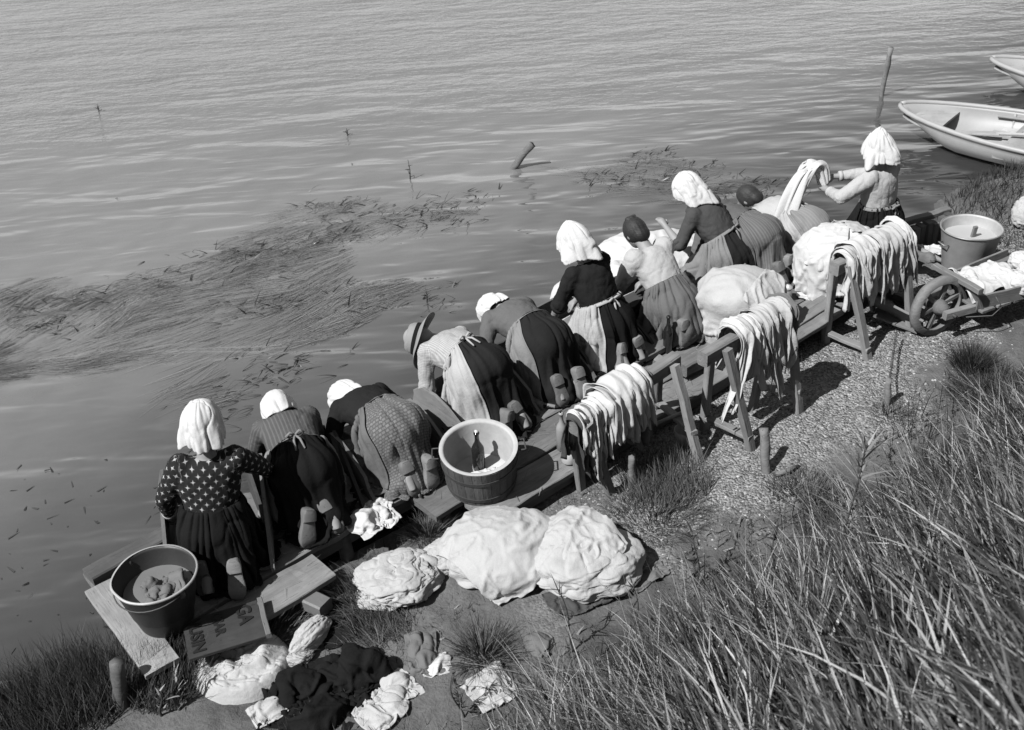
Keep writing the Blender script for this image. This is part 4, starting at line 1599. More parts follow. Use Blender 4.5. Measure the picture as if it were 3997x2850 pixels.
def solid(o, t):
    m = o.modifiers.new('thickness', 'SOLIDIFY')
    m.thickness = t
    m.offset = 0


def wash_box(label, O, psi, mat, w=.60, h=.27, sgn=(1, -1), y0=-.30, y1=.50, z=.25):
    """three-sided kneeling box: curved sides, floor and sloping front board"""
    psi = math.radians(psi)
    F = np.array([math.cos(psi), math.sin(psi), 0])
    Rr = np.array([math.sin(psi), -math.cos(psi), 0])
    Ow = np.array([O[0], O[1], z + .004])
    t = thing('kneeling_box', tuple(Ow), label, 'washing box', 'kneeling boxes of the washerwomen')
    prof = [(y0, 0), (y1, -.02), (y1 + .02, h * .30), (y1 - .02, h * .72), (y1 - .12, h * .97), (y1 - .26, h), (y1 - .40, h * .86), (y1 - .55, h * .58), (y0 + .06, h * .28), (y0, h * .10)]
    for s in sgn:
        rings = []
        for x in (-.011, .011):
            rings.append([Ow + Rr * (s * w / 2 + x) + F * y + np.array([0, 0, q]) for y, q in prof])
        m = MB().rings(rings)
        v = np.array(m.v) - Ow
        loc = np.stack([v @ F, v @ Rr, v[:, 2]], -1)
        o = mk('side_panel', loc, m.f, mat, None, False)
        o.matrix_world = Matrix.Translation(Ow.tolist()) @ Matrix((F.tolist(), Rr.tolist(), (0, 0, 1))).transposed().to_4x4()
        attach(o, t)
    p = lambda x, y, q: Ow + Rr * x + F * y + np.array([0, 0, q])
    board('floor_board', p(-w / 2 + .012, .10, .012), p(w / 2 - .012, .10, .012), y1 - y0 - .05, .016, mat, t, nseg=4)
    board('front_board', p(-w / 2 + .012, y1 + .02, h * .30), p(w / 2 - .012, y1 + .02, h * .30), .02, h * .62, mat, t, nseg=4)
    return t


def cloth_sim(sdf, P, rest, steps=110, iters=7, thick=.006, damp=.985, fric=.55, dt=.016, pin=None, stretch=None, bend=.06):
    """small position-based cloth solver on an (n,m,3) sheet"""
    n, m = P.shape[:2]
    V = np.zeros_like(P)
    rs = {}
    for name, a, b in (('h', np.s_[:, :-1], np.s_[:, 1:]), ('v', np.s_[:-1, :], np.s_[1:, :]), ('d', np.s_[:-1, :-1], np.s_[1:, 1:]), ('e', np.s_[:-1, 1:], np.s_[1:, :-1]),
                       ('H', np.s_[:, :-2], np.s_[:, 2:]), ('V', np.s_[:-2, :], np.s_[2:, :])):
        rs[name] = np.linalg.norm(rest[a] - rest[b], axis=-1)
        if stretch is not None:
            kx, ky = stretch
            kr = kx[:rs[name].shape[0], None]
            rs[name] = rs[name] * {'h': kr, 'H': kr * .94, 'v': ky, 'V': ky, 'd': (kr + ky) / 2, 'e': (kr + ky) / 2}[name]
    groups = []
    for k in (0, 1):
        groups += [('h', np.s_[:, k:-1:2], np.s_[:, k + 1::2], np.s_[:, k::2], 1.0), ('v', np.s_[k:-1:2, :], np.s_[k + 1::2, :], np.s_[k::2, :], 1.0),
                   ('d', np.s_[k:-1:2, :-1], np.s_[k + 1::2, 1:], np.s_[k::2, :], .45), ('e', np.s_[k:-1:2, 1:], np.s_[k + 1::2, :-1], np.s_[k::2, :], .45)]
    for k in (0, 1):
        groups += [('H', np.s_[:, k:-2:4], np.s_[:, k + 2::4], np.s_[:, k::4], bend), ('V', np.s_[k:-2:4, :], np.s_[k + 2::4, :], np.s_[k::4, :], bend)]
    eps = .004
    for st in range(steps):
        V[..., 2] -= 9.8 * dt
        V *= damp
        X = P + V * dt
        for it in range(iters):
            for nm, a, b, r, kf in groups:
                A, Bq = X[a], X[b]
                rl = rs[nm][r]
                h, w = min(A.shape[0], Bq.shape[0], rl.shape[0]), min(A.shape[1], Bq.shape[1], rl.shape[1])
                A, Bq, rl = A[:h, :w], Bq[:h, :w], rl[:h, :w]
                d = Bq - A
                L = np.linalg.norm(d, axis=-1) + 1e-9
                c = (.5 * kf * (L - rl) / L)[..., None] * d
                if nm in 'dD':
                    pass
                X[a][:h, :w] += c
                X[b][:h, :w] -= c
            if pin is not None:
                X[pin] = P[pin]
        s = sdf(X)
        hit = s < thick
        if hit.any():
            Q = X[hit]
            g = np.stack([sdf(Q + e_) for e_ in np.eye(3) * eps], -1) - sdf(Q)[..., None]
            g /= np.linalg.norm(g, axis=-1, keepdims=True) + 1e-9
            Q2 = Q + g * (thick - s[hit])[:, None]
            mv = Q2 - P[hit]
            tn = mv - g * (mv * g).sum(-1, keepdims=True)
            X[hit] = Q2 - tn * fric
        V = (X - P) / dt
        sp_ = np.linalg.norm(V, axis=-1, keepdims=True)
        V *= np.minimum(1, 2.5 / (sp_ + 1e-9))
        P = X
    return P


def sd_ell(c, r):
    r = np.array(r, float)
    return lambda p: (np.linalg.norm((p - np.array(c)) / r, axis=-1) - 1) * r.min()


def sd_plane(z):
    return lambda p: p[..., 2] - z


def sd_caps(a, b, ra, rb):
    a, b = np.array(a, float), np.array(b, float)
    d = b - a
    L2 = d @ d

    def g(p):
        t = np.clip(((p - a) @ d) / L2, 0, 1)
        return np.linalg.norm(p - a - t[..., None] * d, axis=-1) - (ra + (rb - ra) * t)
    return g


def sd_u(*fs):
    def f(p):
        o = fs[0](p)
        for q in fs[1:]:
            o = np.minimum(o, q(p))
        return o
    return f


PEOPLE = {}
K = dict
PEOPLE[1] = person('woman in star-printed blouse and white kerchief beside the zinc bucket', (-1.81, 5.20), 100, 8, 5, .98, .33,
                   ((-.28, .08, .30), (.34, .26, .36)), head=(10, 0), kerchief=K(size=1.32, flare=.05, drop=.0, back=120, side=116, front=84, fold=.011, wing=.0, corner=.02, tails=((-78, .5, .2), (46, .35, .3), (-20, .15, .3))), blouse=C_STAR, skirt=C_BLACK,
                   seed=1, sleeve=1.0, peplum=.07, poles=((-.7, -.7, .0), (.7, -.7, .2)), puff=1.1)
PEOPLE[2] = person('bent woman in striped blouse whose pale apron strings cross a very dark skirt', (-1.36, 5.62), 112, 76, 0, .97, .35,
                   ((-.2, .52, -.02), (.18, .55, .0)), head=(34, -8), kerchief=K(size=1.24, flare=.25, drop=.03, fold=.012, back=142, side=120, front=75, corner=.03, tails=((-60, .2, .25), (40, .25, .25))), blouse=C_STRIPE, skirt=C_BLACK, apron=(C_APR, 62, 298, .80), seed=2, sleeve=1.0, tie=True)
PEOPLE[3] = person('bent woman in dark blouse and brick-patterned light skirt beside the round tub', (-.84, 5.98), 124, 92, -4, .96, .37,
                   ((-.17, .36, -.02), (.15, .45, .0)), head=(38, 6), kerchief=K(size=1.26, flare=.3, drop=.06, back=144, side=128, front=85, fold=.010, corner=.05, tails=((-40, .2, .3), (10, .3, .3))), blouse=C_NAVY, skirt=C_SKPAT, apron=(C_APR2, 208, 322, .66), seed=3, sleeve=.75)
PEOPLE[4] = person('bent woman in straw hat and checked blouse', (-.25, 6.47), 128, 90, -1, .97, .44,
                   ((-.18, .33, -.06), (.18, .45, -.03)), head=(6, 0, 38), hat=True, hair=True, blouse=C_CHECK, skirt=C_SKDK, apron=(C_APR3, 186, 338, .97), seed=4, sleeve=.4, tie=True)
PEOPLE[5] = person('bent woman in grey blouse with short white kerchief right of the straw hat', (.18, 6.88), 123, 83, -3, .96, .39,
                   ((-.20, .20, .10), (.16, .45, .02)), head=(42, 8), kerchief=K(size=1.22, flare=.25, drop=.02, back=140, side=120, front=80, fold=.016, corner=.03, tails=((-70, .2, .25), (30, .2, .3))), blouse=C_GREY, skirt=C_SKDK, apron=(C_APR, 195, 325, .95), seed=5, sleeve=.4)
PEOPLE[6] = person('upright woman in black dress with a large peaked white kerchief', (.63, 7.21), 131, 26, -1, .96, .34,
                   ((-.20, .26, .26), (.12, .34, .24)), head=(8, 8), kerchief=K(size=1.24, flare=.5, drop=.06, back=120, side=116, front=84, peak=.018, fold=.010, wing=.12, tails=((0, .5, .35), (-95, .5, .3), (60, .4, .3))), blouse=C_NAVY, skirt=C_BLACK,
                   apron=(C_APR3, 205, 318, .78), seed=6, sleeve=.45, tie=True, peplum=.03)
PEOPLE[7] = person('bareheaded girl with a bun in white blouse and grey apron', (1.16, 7.55), 125, 42, 0, .95, .28,
                   ((-.22, .34, .12), (.18, .40, .14)), head=(14, 0), hair=True, bun=True, blouse=C_PALE, skirt=C_SKDK, apron=(C_APR2, -120, 70, .86), seed=7, sleeve=.6, puff=1.3)
PEOPLE[8] = person('woman in mid-grey blouse and white kerchief stretching out her bare arm', (1.72, 8.27), 139, 40, -2, .95, .29,
                   ((-.20, .37, .46), (.15, .35, .25)), head=(0, 10), kerchief=K(size=1.24, flare=.5, drop=.07, back=124, side=118, front=84, fold=.010, tails=((0, .7, .35), (-80, .3, .3))), blouse=C_MID, skirt=C_SKDK, apron=(C_APR, 100, 320, .9), seed=8, sleeve=.4,
                   poles=((-.5, -.3, -.8), (.8, -.5, -.1)), tie=True)
PEOPLE[9] = person('stooping woman in striped grey skirt hidden behind the outstretched arm', (2.01, 8.32), 130, 87, 0, .97, .38,
                   ((-.17, .45, .0), (.17, .45, .0)), head=(25, 0), kerchief=K(mat=C_MID), blouse=C_GREY, skirt=C_SKSTR, apron=(C_APR2, 220, 320, .8), seed=9, sleeve=.6)
PEOPLE[10] = person('stooping dark-haired woman in pale blouse beside the piled linen', (2.45, 8.63), 129, 88, 0, .96, .30,
                    ((-.17, .45, .02), (.17, .45, .0)), head=(-12, 0, 10), hair=True, blouse=C_PALE, skirt=C_SKPALE, apron=(C_APR3, 210, 320, .8), seed=10, sleeve=.6, tie=True)
PEOPLE[11] = person('upright woman in pale blouse and peaked white cap wringing a cloth', (3.05, 8.58), 129, 4, -1, .97, .33,
                    ((-.26, .22, .58), (-.06, .30, .62)), head=(4, 0), hair=False, kerchief=K(size=1.16, flare=.6, drop=.02, back=112, side=118, front=92, peak=.035, fold=.018, wing=.15, tails=((85, .7, .2), (-85, .6, .25), (0, .4, .4))), blouse=C_PALE, skirt=C_BLACK,
                    apron=(C_APR, 120, 240, .8), seed=11, sleeve=.9, tie=True, poles=((-.9, -.4, -.2), (.9, -.3, -.2)), puff=1.1)

wash_box('grey wash box of the woman in star-printed blouse', (-1.83, 5.22), 100, W_BOX, h=.40)
wash_box('wet wash box of the woman with dark skirt and crossing strings', (-1.36, 5.62), 112, W_BOXD)
wash_box('wash box of the woman in brick-patterned skirt', (-.84, 5.98), 124, W_BOX, y1=.34)
wash_box('wash box of the woman in straw hat', (-.25, 6.47), 128, W_BOX, y1=.34)
wash_box('dark wet wash box right of the straw-hatted woman', (.18, 6.88), 123, W_BOXD, y1=.34)
wash_box('grey wash box with curved side under the black dress', (.63, 7.21), 131, W_BOX, h=.36)
wash_box('dark wet wash box of the girl with the bun', (1.16, 7.55), 125, W_BOXD, h=.32)
wash_box('wash box under the stooping dark-haired woman', (2.45, 8.63), 129, W_BOX)

# ================================================================ linen
LIN_W = fabric('white_linen', .35, var=.08, scale=4, bstr=.3)
LIN_P = fabric('unbleached_linen', .28, var=.10, scale=4, bstr=.4)
LIN_G = fabric('grey_linen', .13, var=.18, scale=6)
LIN_D = fabric('dark_wet_cloth', .06, var=.4, scale=6)
COAT = fabric('black_wool_coat', .010, var=.4, weave=320, bstr=.5)


def sd_cyl(c, r, z1):
    return lambda p: np.maximum(np.hypot(p[..., 0] - c[0], p[..., 1] - c[1]) - r, p[..., 2] - z1)


def sd_lump(c, r, seed, amp=.03, fr=5.0):
    """ellipsoid roughened by a baked map of crests"""
    e = sd_ell(c, r)
    G_ = 72
    hw = max(r[0], r[1]) * 1.5 + .05
    gx = np.linspace(-hw, hw, G_)
    X_, Y_ = np.meshgrid(gx, gx, indexing='ij')
    q = np.stack([X_, Y_, np.zeros_like(X_)], -1).reshape(-1, 3)
    nz = ((ridge(q * fr + vnoise(q * 3, seed + 2)[:, None] * .6, seed) - .35) + .6 * vnoise(q * fr * .6, seed + 1)).reshape(G_, G_)

    def g(p):
        o = np.array(e(p))
        near = o < amp * 1.4 + .012
        Q = p[near]
        if len(Q):
            a = np.clip((Q[:, 0] - c[0] + hw) / (2 * hw) * (G_ - 1), 0, G_ - 1.001)
            b = np.clip((Q[:, 1] - c[1] + hw) / (2 * hw) * (G_ - 1), 0, G_ - 1.001)
            i, j = a.astype(int), b.astype(int)
            a, b = a - i, b - j
            h = nz[i, j] * (1 - a) * (1 - b) + nz[i + 1, j] * a * (1 - b) + nz[i, j + 1] * (1 - a) * b + nz[i + 1, j + 1] * a * b
            o[near] = o[near] - amp * h
        return o
    return g


def sheet(name, label, cat, mat, sdf, c, size, rot, nn, z0, crumple=.0, seed=0, steps=110, comp=1.0, group=None, sub=True, fine=.009):
    n, m = nn
    u, v = np.meshgrid(np.linspace(-.5, .5, n) * size[0], np.linspace(-.5, .5, m) * size[1], indexing='ij')
    rest = np.stack([u, v, np.zeros_like(u)], -1)
    R = np.array([[math.cos(rot), -math.sin(rot)], [math.sin(rot), math.cos(rot)]])
    P = rest.copy() * comp
    P[..., :2] = P[..., :2] @ R.T
    P[..., 2] = crumple * fbm(np.stack([u * 7, v * 7, np.zeros_like(u)], -1), seed, 2) + z0
    P[..., 0] += c[0] + crumple * .5 * vnoise(rest * 9 + 4, seed + 3)
    P[..., 1] += c[1] + crumple * .5 * vnoise(rest * 9 + 8, seed + 4)
    ev = np.maximum(np.abs(u) / size[0], np.abs(v) / size[1]) * 2
    oz = fbm(np.stack([u * 5 / max(size), v * 5 / max(size), np.zeros_like(u) + seed], -1), seed + 9, 2)
    P[..., :2] = (P[..., :2] - np.array(c[:2])) * (1 + .16 * oz * ev ** 2)[..., None] + np.array(c[:2])
    P = cloth_sim(sdf, P, rest, steps)
    if fine:
        q = rest.reshape(-1, 3)
        nr = vnormals(P.reshape(-1, 3), np.array(grid_faces(n, m)))
        wv = np.stack([fbm(q * 5 + 7 * j, seed + 5 + j, 2) for j in range(3)], -1)
        ca, sa = math.cos(seed * 1.3), math.sin(seed * 1.3)
        q2 = np.stack([q[:, 0] * ca - q[:, 1] * sa, q[:, 0] * sa + q[:, 1] * ca, q[:, 2]], -1)
        dd = (crease(q2 * (3.2, 11, 1) + wv * .8, seed + 6, .15) + .2) * fine * 2.2 + (crease(q * (17, 8, 1) + wv * 1.2, seed + 7, .16) + .2) * fine * 1.1 + vnoise(q2 * (4, 9, 1), seed + 8) * fine * .9
        P = (P.reshape(-1, 3) + nr * dd[:, None]).reshape(P.shape)
    org = np.array([P[..., 0].mean(), P[..., 1].mean(), P[..., 2].min()])
    o = mk(name, P.reshape(-1, 3) - org, grid_faces(n, m), mat)
    o.location = org
    solid(o, .005)
    if sub:
        s = o.modifiers.new('smooth', 'SUBSURF')
        s.levels = s.render_levels = 1
    return tag(o, label, cat, group)


def hang(T, t, w, lf, lb, mat, label, group, r=.06, seed=0, folds=3, amp=.012, skew=0.0, name='hung_cloth', zoff=0.0, pinch=.3):
    """one washed piece thrown over a trestle beam"""
    A, B = T
    d = unit(B - A)
    n = np.cross(d, (0, 0, 1.))
    c = A + (B - A) * t + np.array([0, 0, .02 + zoff])
    nv, nu = 40, 30
    Ltot = lb + math.pi * r + lf
    out = np.zeros((nv, nu, 3))
    rs_ = np.random.default_rng(seed)
    ph = rs_.uniform(0, 6)
    xs = np.linspace(-.5, .5, nu)
    for i, q in enumerate(np.linspace(0, 1, nv)):
        rag = 1 + .22 * vnoise(np.stack([xs * 6, xs * 0, xs * 0 + seed], -1), seed)
        s = (q * Ltot - lb - math.pi * r / 2) * np.where(q > .5, rag, 1)
        th = np.clip(s / r, -math.pi / 2, math.pi / 2)
        extra = np.maximum(0, np.abs(s) - math.pi * r / 2)
        hang_f = np.minimum(1, extra / .18)
        nn = r * np.sin(th) + np.sign(s) * extra * (.06 + .02 * math.sin(ph))
        zz = r * np.cos(th) - extra
        fold = (2 / math.pi) * np.arcsin(np.sin(2 * math.pi * folds * xs + ph + 1.1 * vnoise(np.stack([xs * 2, xs * 0 + q * 3, xs * 0], -1), seed + 2)))
        fold = fold + .5 * vnoise(np.stack([xs * 9, xs * 0 + q * 2.2, xs * 0], -1), seed + 4)
        f_ = fold * amp * (.45 + hang_f)
        cr = .016 * fbm(np.stack([xs * 4, xs * 0 + q * 6, xs * 0 + seed * .7], -1), seed + 8, 2) + .010 * (ridge(np.stack([xs * 3 + q * 2, xs * 0 + q * 5, xs * 0 + seed], -1), seed + 3) - .4)
        lateral = xs * w * (1 - pinch * hang_f) + skew * extra * np.sign(s) + .02 * hang_f * math.sin(ph * 2 + q * 3)
        out[i] = c + d * lateral[:, None] + n * (nn + np.cos(th) * 0 + np.where(np.abs(s) > math.pi * r / 4, np.sign(s) * (f_ + cr), 0))[:, None]
        out[i, :, 2] += zz + np.where(np.abs(s) <= math.pi * r / 2, (f_ * .8 + cr), 0)
    out[..., 2] = np.maximum(out[..., 2], .16)
    o = mk(name, out.reshape(-1, 3) - c, grid_faces(nv, nu), mat)
    o.location = c
    solid(o, .0035)
    return tag(o, label, 'cloth', group)


# ---- first trestle: striped dark cloths at the near end, white heap in the middle
g1 = 'washing hung over the first trestle'
rs = np.random.default_rng(5)
for k, (t, w, lf, lb, mat, lab, r, amp, fo) in enumerate((
        (.045, .09, .36, .26, LIN_D, 'dark narrow cloth over the very end of the first trestle', .062, .016, 2),
        (.09, .08, .40, .20, LIN_G, 'grey striped cloth second from the end of the first trestle', .068, .016, 3),
        (.06, .06, .20, .30, LIN_W, 'short white cloth with ragged edge at the end of the first trestle', .078, .014, 2),
        (.14, .08, .34, .20, LIN_P, 'long pale cloth next to the striped one on the first trestle', .078, .016, 2),
        (.18, .08, .30, .18, LIN_W, 'white cloth with a deep hanging fold on the first trestle', .088, .018, 2),
        (.24, .07, .28, .2, LIN_D, 'dark cloth showing between white ones on the first trestle', .080, .02, 2),
        (.29, .13, .25, .24, LIN_W, 'thick white roll left of the topmost heap on the first trestle', .110, .022, 2),
        (.36, .16, .20, .28, LIN_P, 'pale sheet folded under the topmost heap on the first trestle', .128, .024, 2),
        (.41, .18, .15, .30, LIN_W, 'thickest white sheet in the heap on the first trestle', .150, .022, 2),
        (.47, .15, .22, .28, LIN_P, 'pale sheet at the right of the first trestle heap', .132, .022, 3),
        (.53, .13, .18, .26, LIN_W, 'white folded end right of the first trestle heap', .118, .02, 2),
        (.57, .09, .26, .2, LIN_W, 'last narrow white cloth before the bare trestle end', .092, .02, 2),
        (.60, .10, .42, .2, LIN_G, 'long grey rounded cloth hanging lowest from the first trestle', .070, .012, 1),
        (.48, .12, .36, .2, LIN_G, 'grey cloth hanging under the white heap of the first trestle', .070, .016, 2))):
    hang(T1, t, w * 1.5, lf, lb, mat, lab, g1, r, 100 + k, fo + 1, amp, rs.uniform(-.1, .1), pinch=.0)
# ---- second and third trestle: many alike white strips
ORD = 'first second third fourth fifth sixth seventh eighth ninth tenth eleventh twelfth thirteenth fourteenth fifteenth sixteenth seventeenth'.split()
g2 = 'white strips hung over the middle trestle'
for k in range(15):
    t = .33 + .68 * (k + .5) / 15 + rs.uniform(-.02, .02)
    hang(T2, t, rs.uniform(.035, .13), rs.uniform(.14, .46), rs.uniform(.15, .3), (LIN_P, LIN_W, LIN_P, LIN_W, LIN_G)[k % 5] if k % 5 != 4 or k > 10 else LIN_P,
         ORD[k] + ' pale strip of washing from the near end of the middle trestle', g2, rs.uniform(.062, .125), 200 + k, int(rs.integers(1, 4)), rs.uniform(.010, .026), rs.uniform(-.45, .45), pinch=rs.uniform(-.1, .5))
for k, (t, w, lf) in enumerate(((.50, .20, .24), (.78, .22, .30))):
    hang(T2, t, w, lf, .25, LIN_P, ('broad towel over the left half of the middle trestle washing', 'broad towel over the right half of the middle trestle washing')[k], g2, .115, 260 + k, 2, .02, .1, pinch=.05)
g3 = 'white strips hung over the farthest trestle'
for k in range(17):
    t = .13 + .84 * (k + .5) / 17 + rs.uniform(-.02, .02)
    hang(T3, t, rs.uniform(.04, .15), rs.uniform(.14, .46) * (1 - .25 * (k > 11)), rs.uniform(.15, .3), LIN_P if k % 2 else LIN_W,
         ORD[k] + ' pale strip of washing from the near end of the farthest trestle', g3, rs.uniform(.062, .15), 300 + k, int(rs.integers(1, 4)), rs.uniform(.010, .028), rs.uniform(-.4, .4), pinch=rs.uniform(-.1, .5))
for k, (t, w, lf) in enumerate(((.34, .20, .22), (.66, .22, .30), (.88, .16, .20))):
    hang(T3, t, w, lf, .25, LIN_P if k else LIN_W, ('broad sheet at the near part of the farthest trestle washing', 'broad sheet in the middle of the farthest trestle washing', 'broad folded sheet at the far end of the farthest trestle')[k], g3, .125, 360 + k, 2, .022, .1, pinch=.05)
PL = sd_plane(.252)
# ---- sheets heaped on barrel and tub
b0 = barc
sheet('white_sheet', 'white sheet heaped in a smooth mound over the barrel', 'sheet', LIN_P,
      sd_u(sd_ell((b0[0] + .01, b0[1] + .0, .60), (.325, .29, .185)), sd_cyl(b0, .262, .64), PL), (b0[0] + .04, b0[1] + .02), (.96, .86), .75, (80, 72), .95, .05, 1, 100, .88, fine=.013)
sheet('white_sheet', 'limp white cloth trailing from the right of the barrel heap', 'sheet', LIN_P,
      sd_u(sd_ell((b0[0] + .01, b0[1] + .0, .60), (.342, .305, .20)), sd_cyl(b0, .28, .62), PL), (b0[0] + .17, b0[1] - .16), (.42, .50), .9, (44, 50), .90, .05, 2, 90, .82, fine=.010)
c3 = tb3
H3 = sd_u(sd_ell((c3[0] + .0, c3[1], .54), (.33, .29, .23)), PL)
H3b = sd_u(sd_ell((c3[0] + .0, c3[1], .545), (.345, .305, .25)), PL)
sheet('linen_sheet', 'crumpled white sheet on top of the linen pile by the farthest trestle', 'sheet', LIN_W, H3, (c3[0] + .02, c3[1] + .02), (.80, .66), .4, (60, 50), .95, .07, 5, 100, .78, fine=.012)
sheet('linen_sheet', 'white cloth with a pointed corner hanging down the left of the linen pile', 'sheet', LIN_W, H3b, (c3[0] - .16, c3[1] - .10), (.56, .50), 1.2, (42, 38), .92, .04, 6, 110, .9)
sheet('linen_sheet', 'folded linen at the right end of the linen pile', 'sheet', LIN_P, H3b, (c3[0] + .14, c3[1] + .08), (.50, .42), .2, (40, 36), .98, .08, 7, 110, .7)
# ---- sheet being washed in front of the girl with the bun
w0 = np.array((1.328, 8.841, 0.200))
sheet('wash_sheet', 'broad white sheet spread over the washing board before the girl', 'sheet', LIN_W,
      sd_u(sd_lump((w0[0], w0[1], .08), (.58, .32, .30), 7, .03, 3.0), sd_plane(.02)), (w0[0] + .02, w0[1]), (1.35, .8), .5, (64, 42), .6, .02, 8, 100, .97)
w1 = np.array((1.006, 8.419, 0.220))
sheet('wash_sheet', 'white cloth sliding into the water between black dress and girl', 'sheet', LIN_W,
      sd_u(sd_lump((w1[0], w1[1], .12), (.25, .19, .20), 8, .03, 5.0), sd_plane(.02)), (w1[0], w1[1]), (.62, .55), .7, (40, 36), .5, .03, 9, 90, .9)
w2 = np.array((0.485, 8.015, 0.200))
sheet('wash_sheet', 'pale sheet hanging from the hands of the woman in black', 'sheet', LIN_W,
      sd_u(sd_lump((w2[0], w2[1], .10), (.14, .25, .34), 9, .03, 5.0), sd_plane(.02)), (w2[0], w2[1]), (.5, .85), .6, (34, 52), .62, .02, 10, 90, .95)
w3 = np.array((-1.171, 6.174, 0.270))
sheet('wash_cloth', 'small white cloth under the arm of the woman in patterned skirt', 'cloth', LIN_W,
      sd_u(sd_lump((w3[0], w3[1], .27), (.08, .07, .05), 10, .03, 12.0), PL), (w3[0], w3[1]), (.32, .3), .3, (28, 26), .42, .05, 11, 70, .6)
# twisted cloth swung by the far woman
keyp = np.array([PEOPLE[11][1](q) for q in ((-.20, .30, .60), (-.22, .36, .74), (-.34, .40, .76), (-.48, .42, .55), (-.60, .44, .24), (-.68, .46, -.06))])
mth = 48
out = []
cp = pchip(np.linspace(0, 1, 6), keyp, np.linspace(0, 1, mth))
for i in range(mth):
    f = i / (mth - 1)
    a = np.linspace(0, 2 * math.pi, 40, endpoint=False)
    r = (.04 + .06 * f) * (1 + .30 * np.sin(3 * a + 7 * f) + .22 * np.sin(7 * a - 5 * f) + .1 * np.sin(11 * a + 9 * f))
    out.append(cp[i] + np.stack([np.cos(a) * r, np.sin(a) * r * .7, np.sin(a + .6) * r * .5], -1))
m = MB().rings(out)
tag(m.build('wrung_cloth', LIN_W), 'twisted white cloth swung out over the water by the capped woman', 'cloth')
# rag on the planks
r0 = np.array((-0.935, 5.456, 0.250))
sheet('white_rag', 'crumpled white rag dropped on the planks left of the bundles', 'rag', LIN_W,
      sd_u(sd_lump((r0[0], r0[1], .25), (.11, .09, .05), 11, .05, 13.0), sd_lump((r0[0] - .04, r0[1] - .10, .25), (.07, .05, .03), 12, .03, 15.), PL), (r0[0], r0[1] - .02), (.50, .42), .6, (44, 38), .40, .06, 12, 80, .60)
# cloth and suds in the round tub
t0_ = tubc
sheet('wet_cloth', 'white wet cloth lying round the bottle in the tub', 'cloth', LIN_W,
      sd_u(sd_plane(.335), sd_lump((t0_[0] + .06, t0_[1] - .06, .325), (.09, .06, .03), 17, .02, 14.)), (t0_[0] + .06, t0_[1] - .055), (.30, .20), .3, (34, 26), .40, .03, 13, 70, .66)
# laundry soaking in the zinc bucket
sheet('soaking_laundry', 'pale wet cloth floating in the zinc bucket', 'cloth', LIN_G,
      sd_u(sd_plane(bc[2] + .232), sd_lump((bc[0] + .0, bc[1] - .02, bc[2] + .225), (.10, .08, .03), 13, .04, 14.), lambda p: .185 - np.hypot(p[..., 0] - bc[0], p[..., 1] - bc[1])), (bc[0] + .02, bc[1] - .03), (.42, .34), .5, (44, 36), bc[2] + .36, .06, 14, 80, .55)
sheet('soaking_laundry', 'grey wrung cloth against the right side of the zinc bucket', 'cloth', LIN_G,
      sd_u(sd_plane(bc[2] + .236), sd_lump((bc[0] + .12, bc[1] + .02, bc[2] + .235), (.05, .07, .03), 14, .03, 16.), lambda p: .19 - np.hypot(p[..., 0] - bc[0], p[..., 1] - bc[1])), (bc[0] + .12, bc[1] + .03), (.22, .26), .1, (28, 30), bc[2] + .36, .05, 15, 60, .6)
# barrow load
bl = lambda a, s, z: tuple(wp(a, s, z))
HB_ = sd_u(sd_lump(bl(.42, 0, .05), (.28, .25, .11), 15, .05, 6.), sd_lump(bl(.72, .05, .03), (.2, .2, .09), 16, .04, 7.))
sheet('barrow_sheet', 'white sheet thrown over the load of the wheelbarrow', 'sheet', LIN_W, sd_u(HB_, sd_plane(.16)), wp(.44, .03, 0)[:2], (.62, .50), .4, (54, 42), .66, .03, 16, 100, .85)
0 and sheet('barrow_sheet', 'fringed white cloth over the front rail of the wheelbarrow', 'sheet', LIN_P, sd_u(sd_ell(bl(.16, .1, .40), (.12, .20, .08)), HB_, sd_plane(.16)), wp(.16, .10, 0)[:2], (.3, .42), .64, (28, 34), .82, .02, 17, 80, .95)


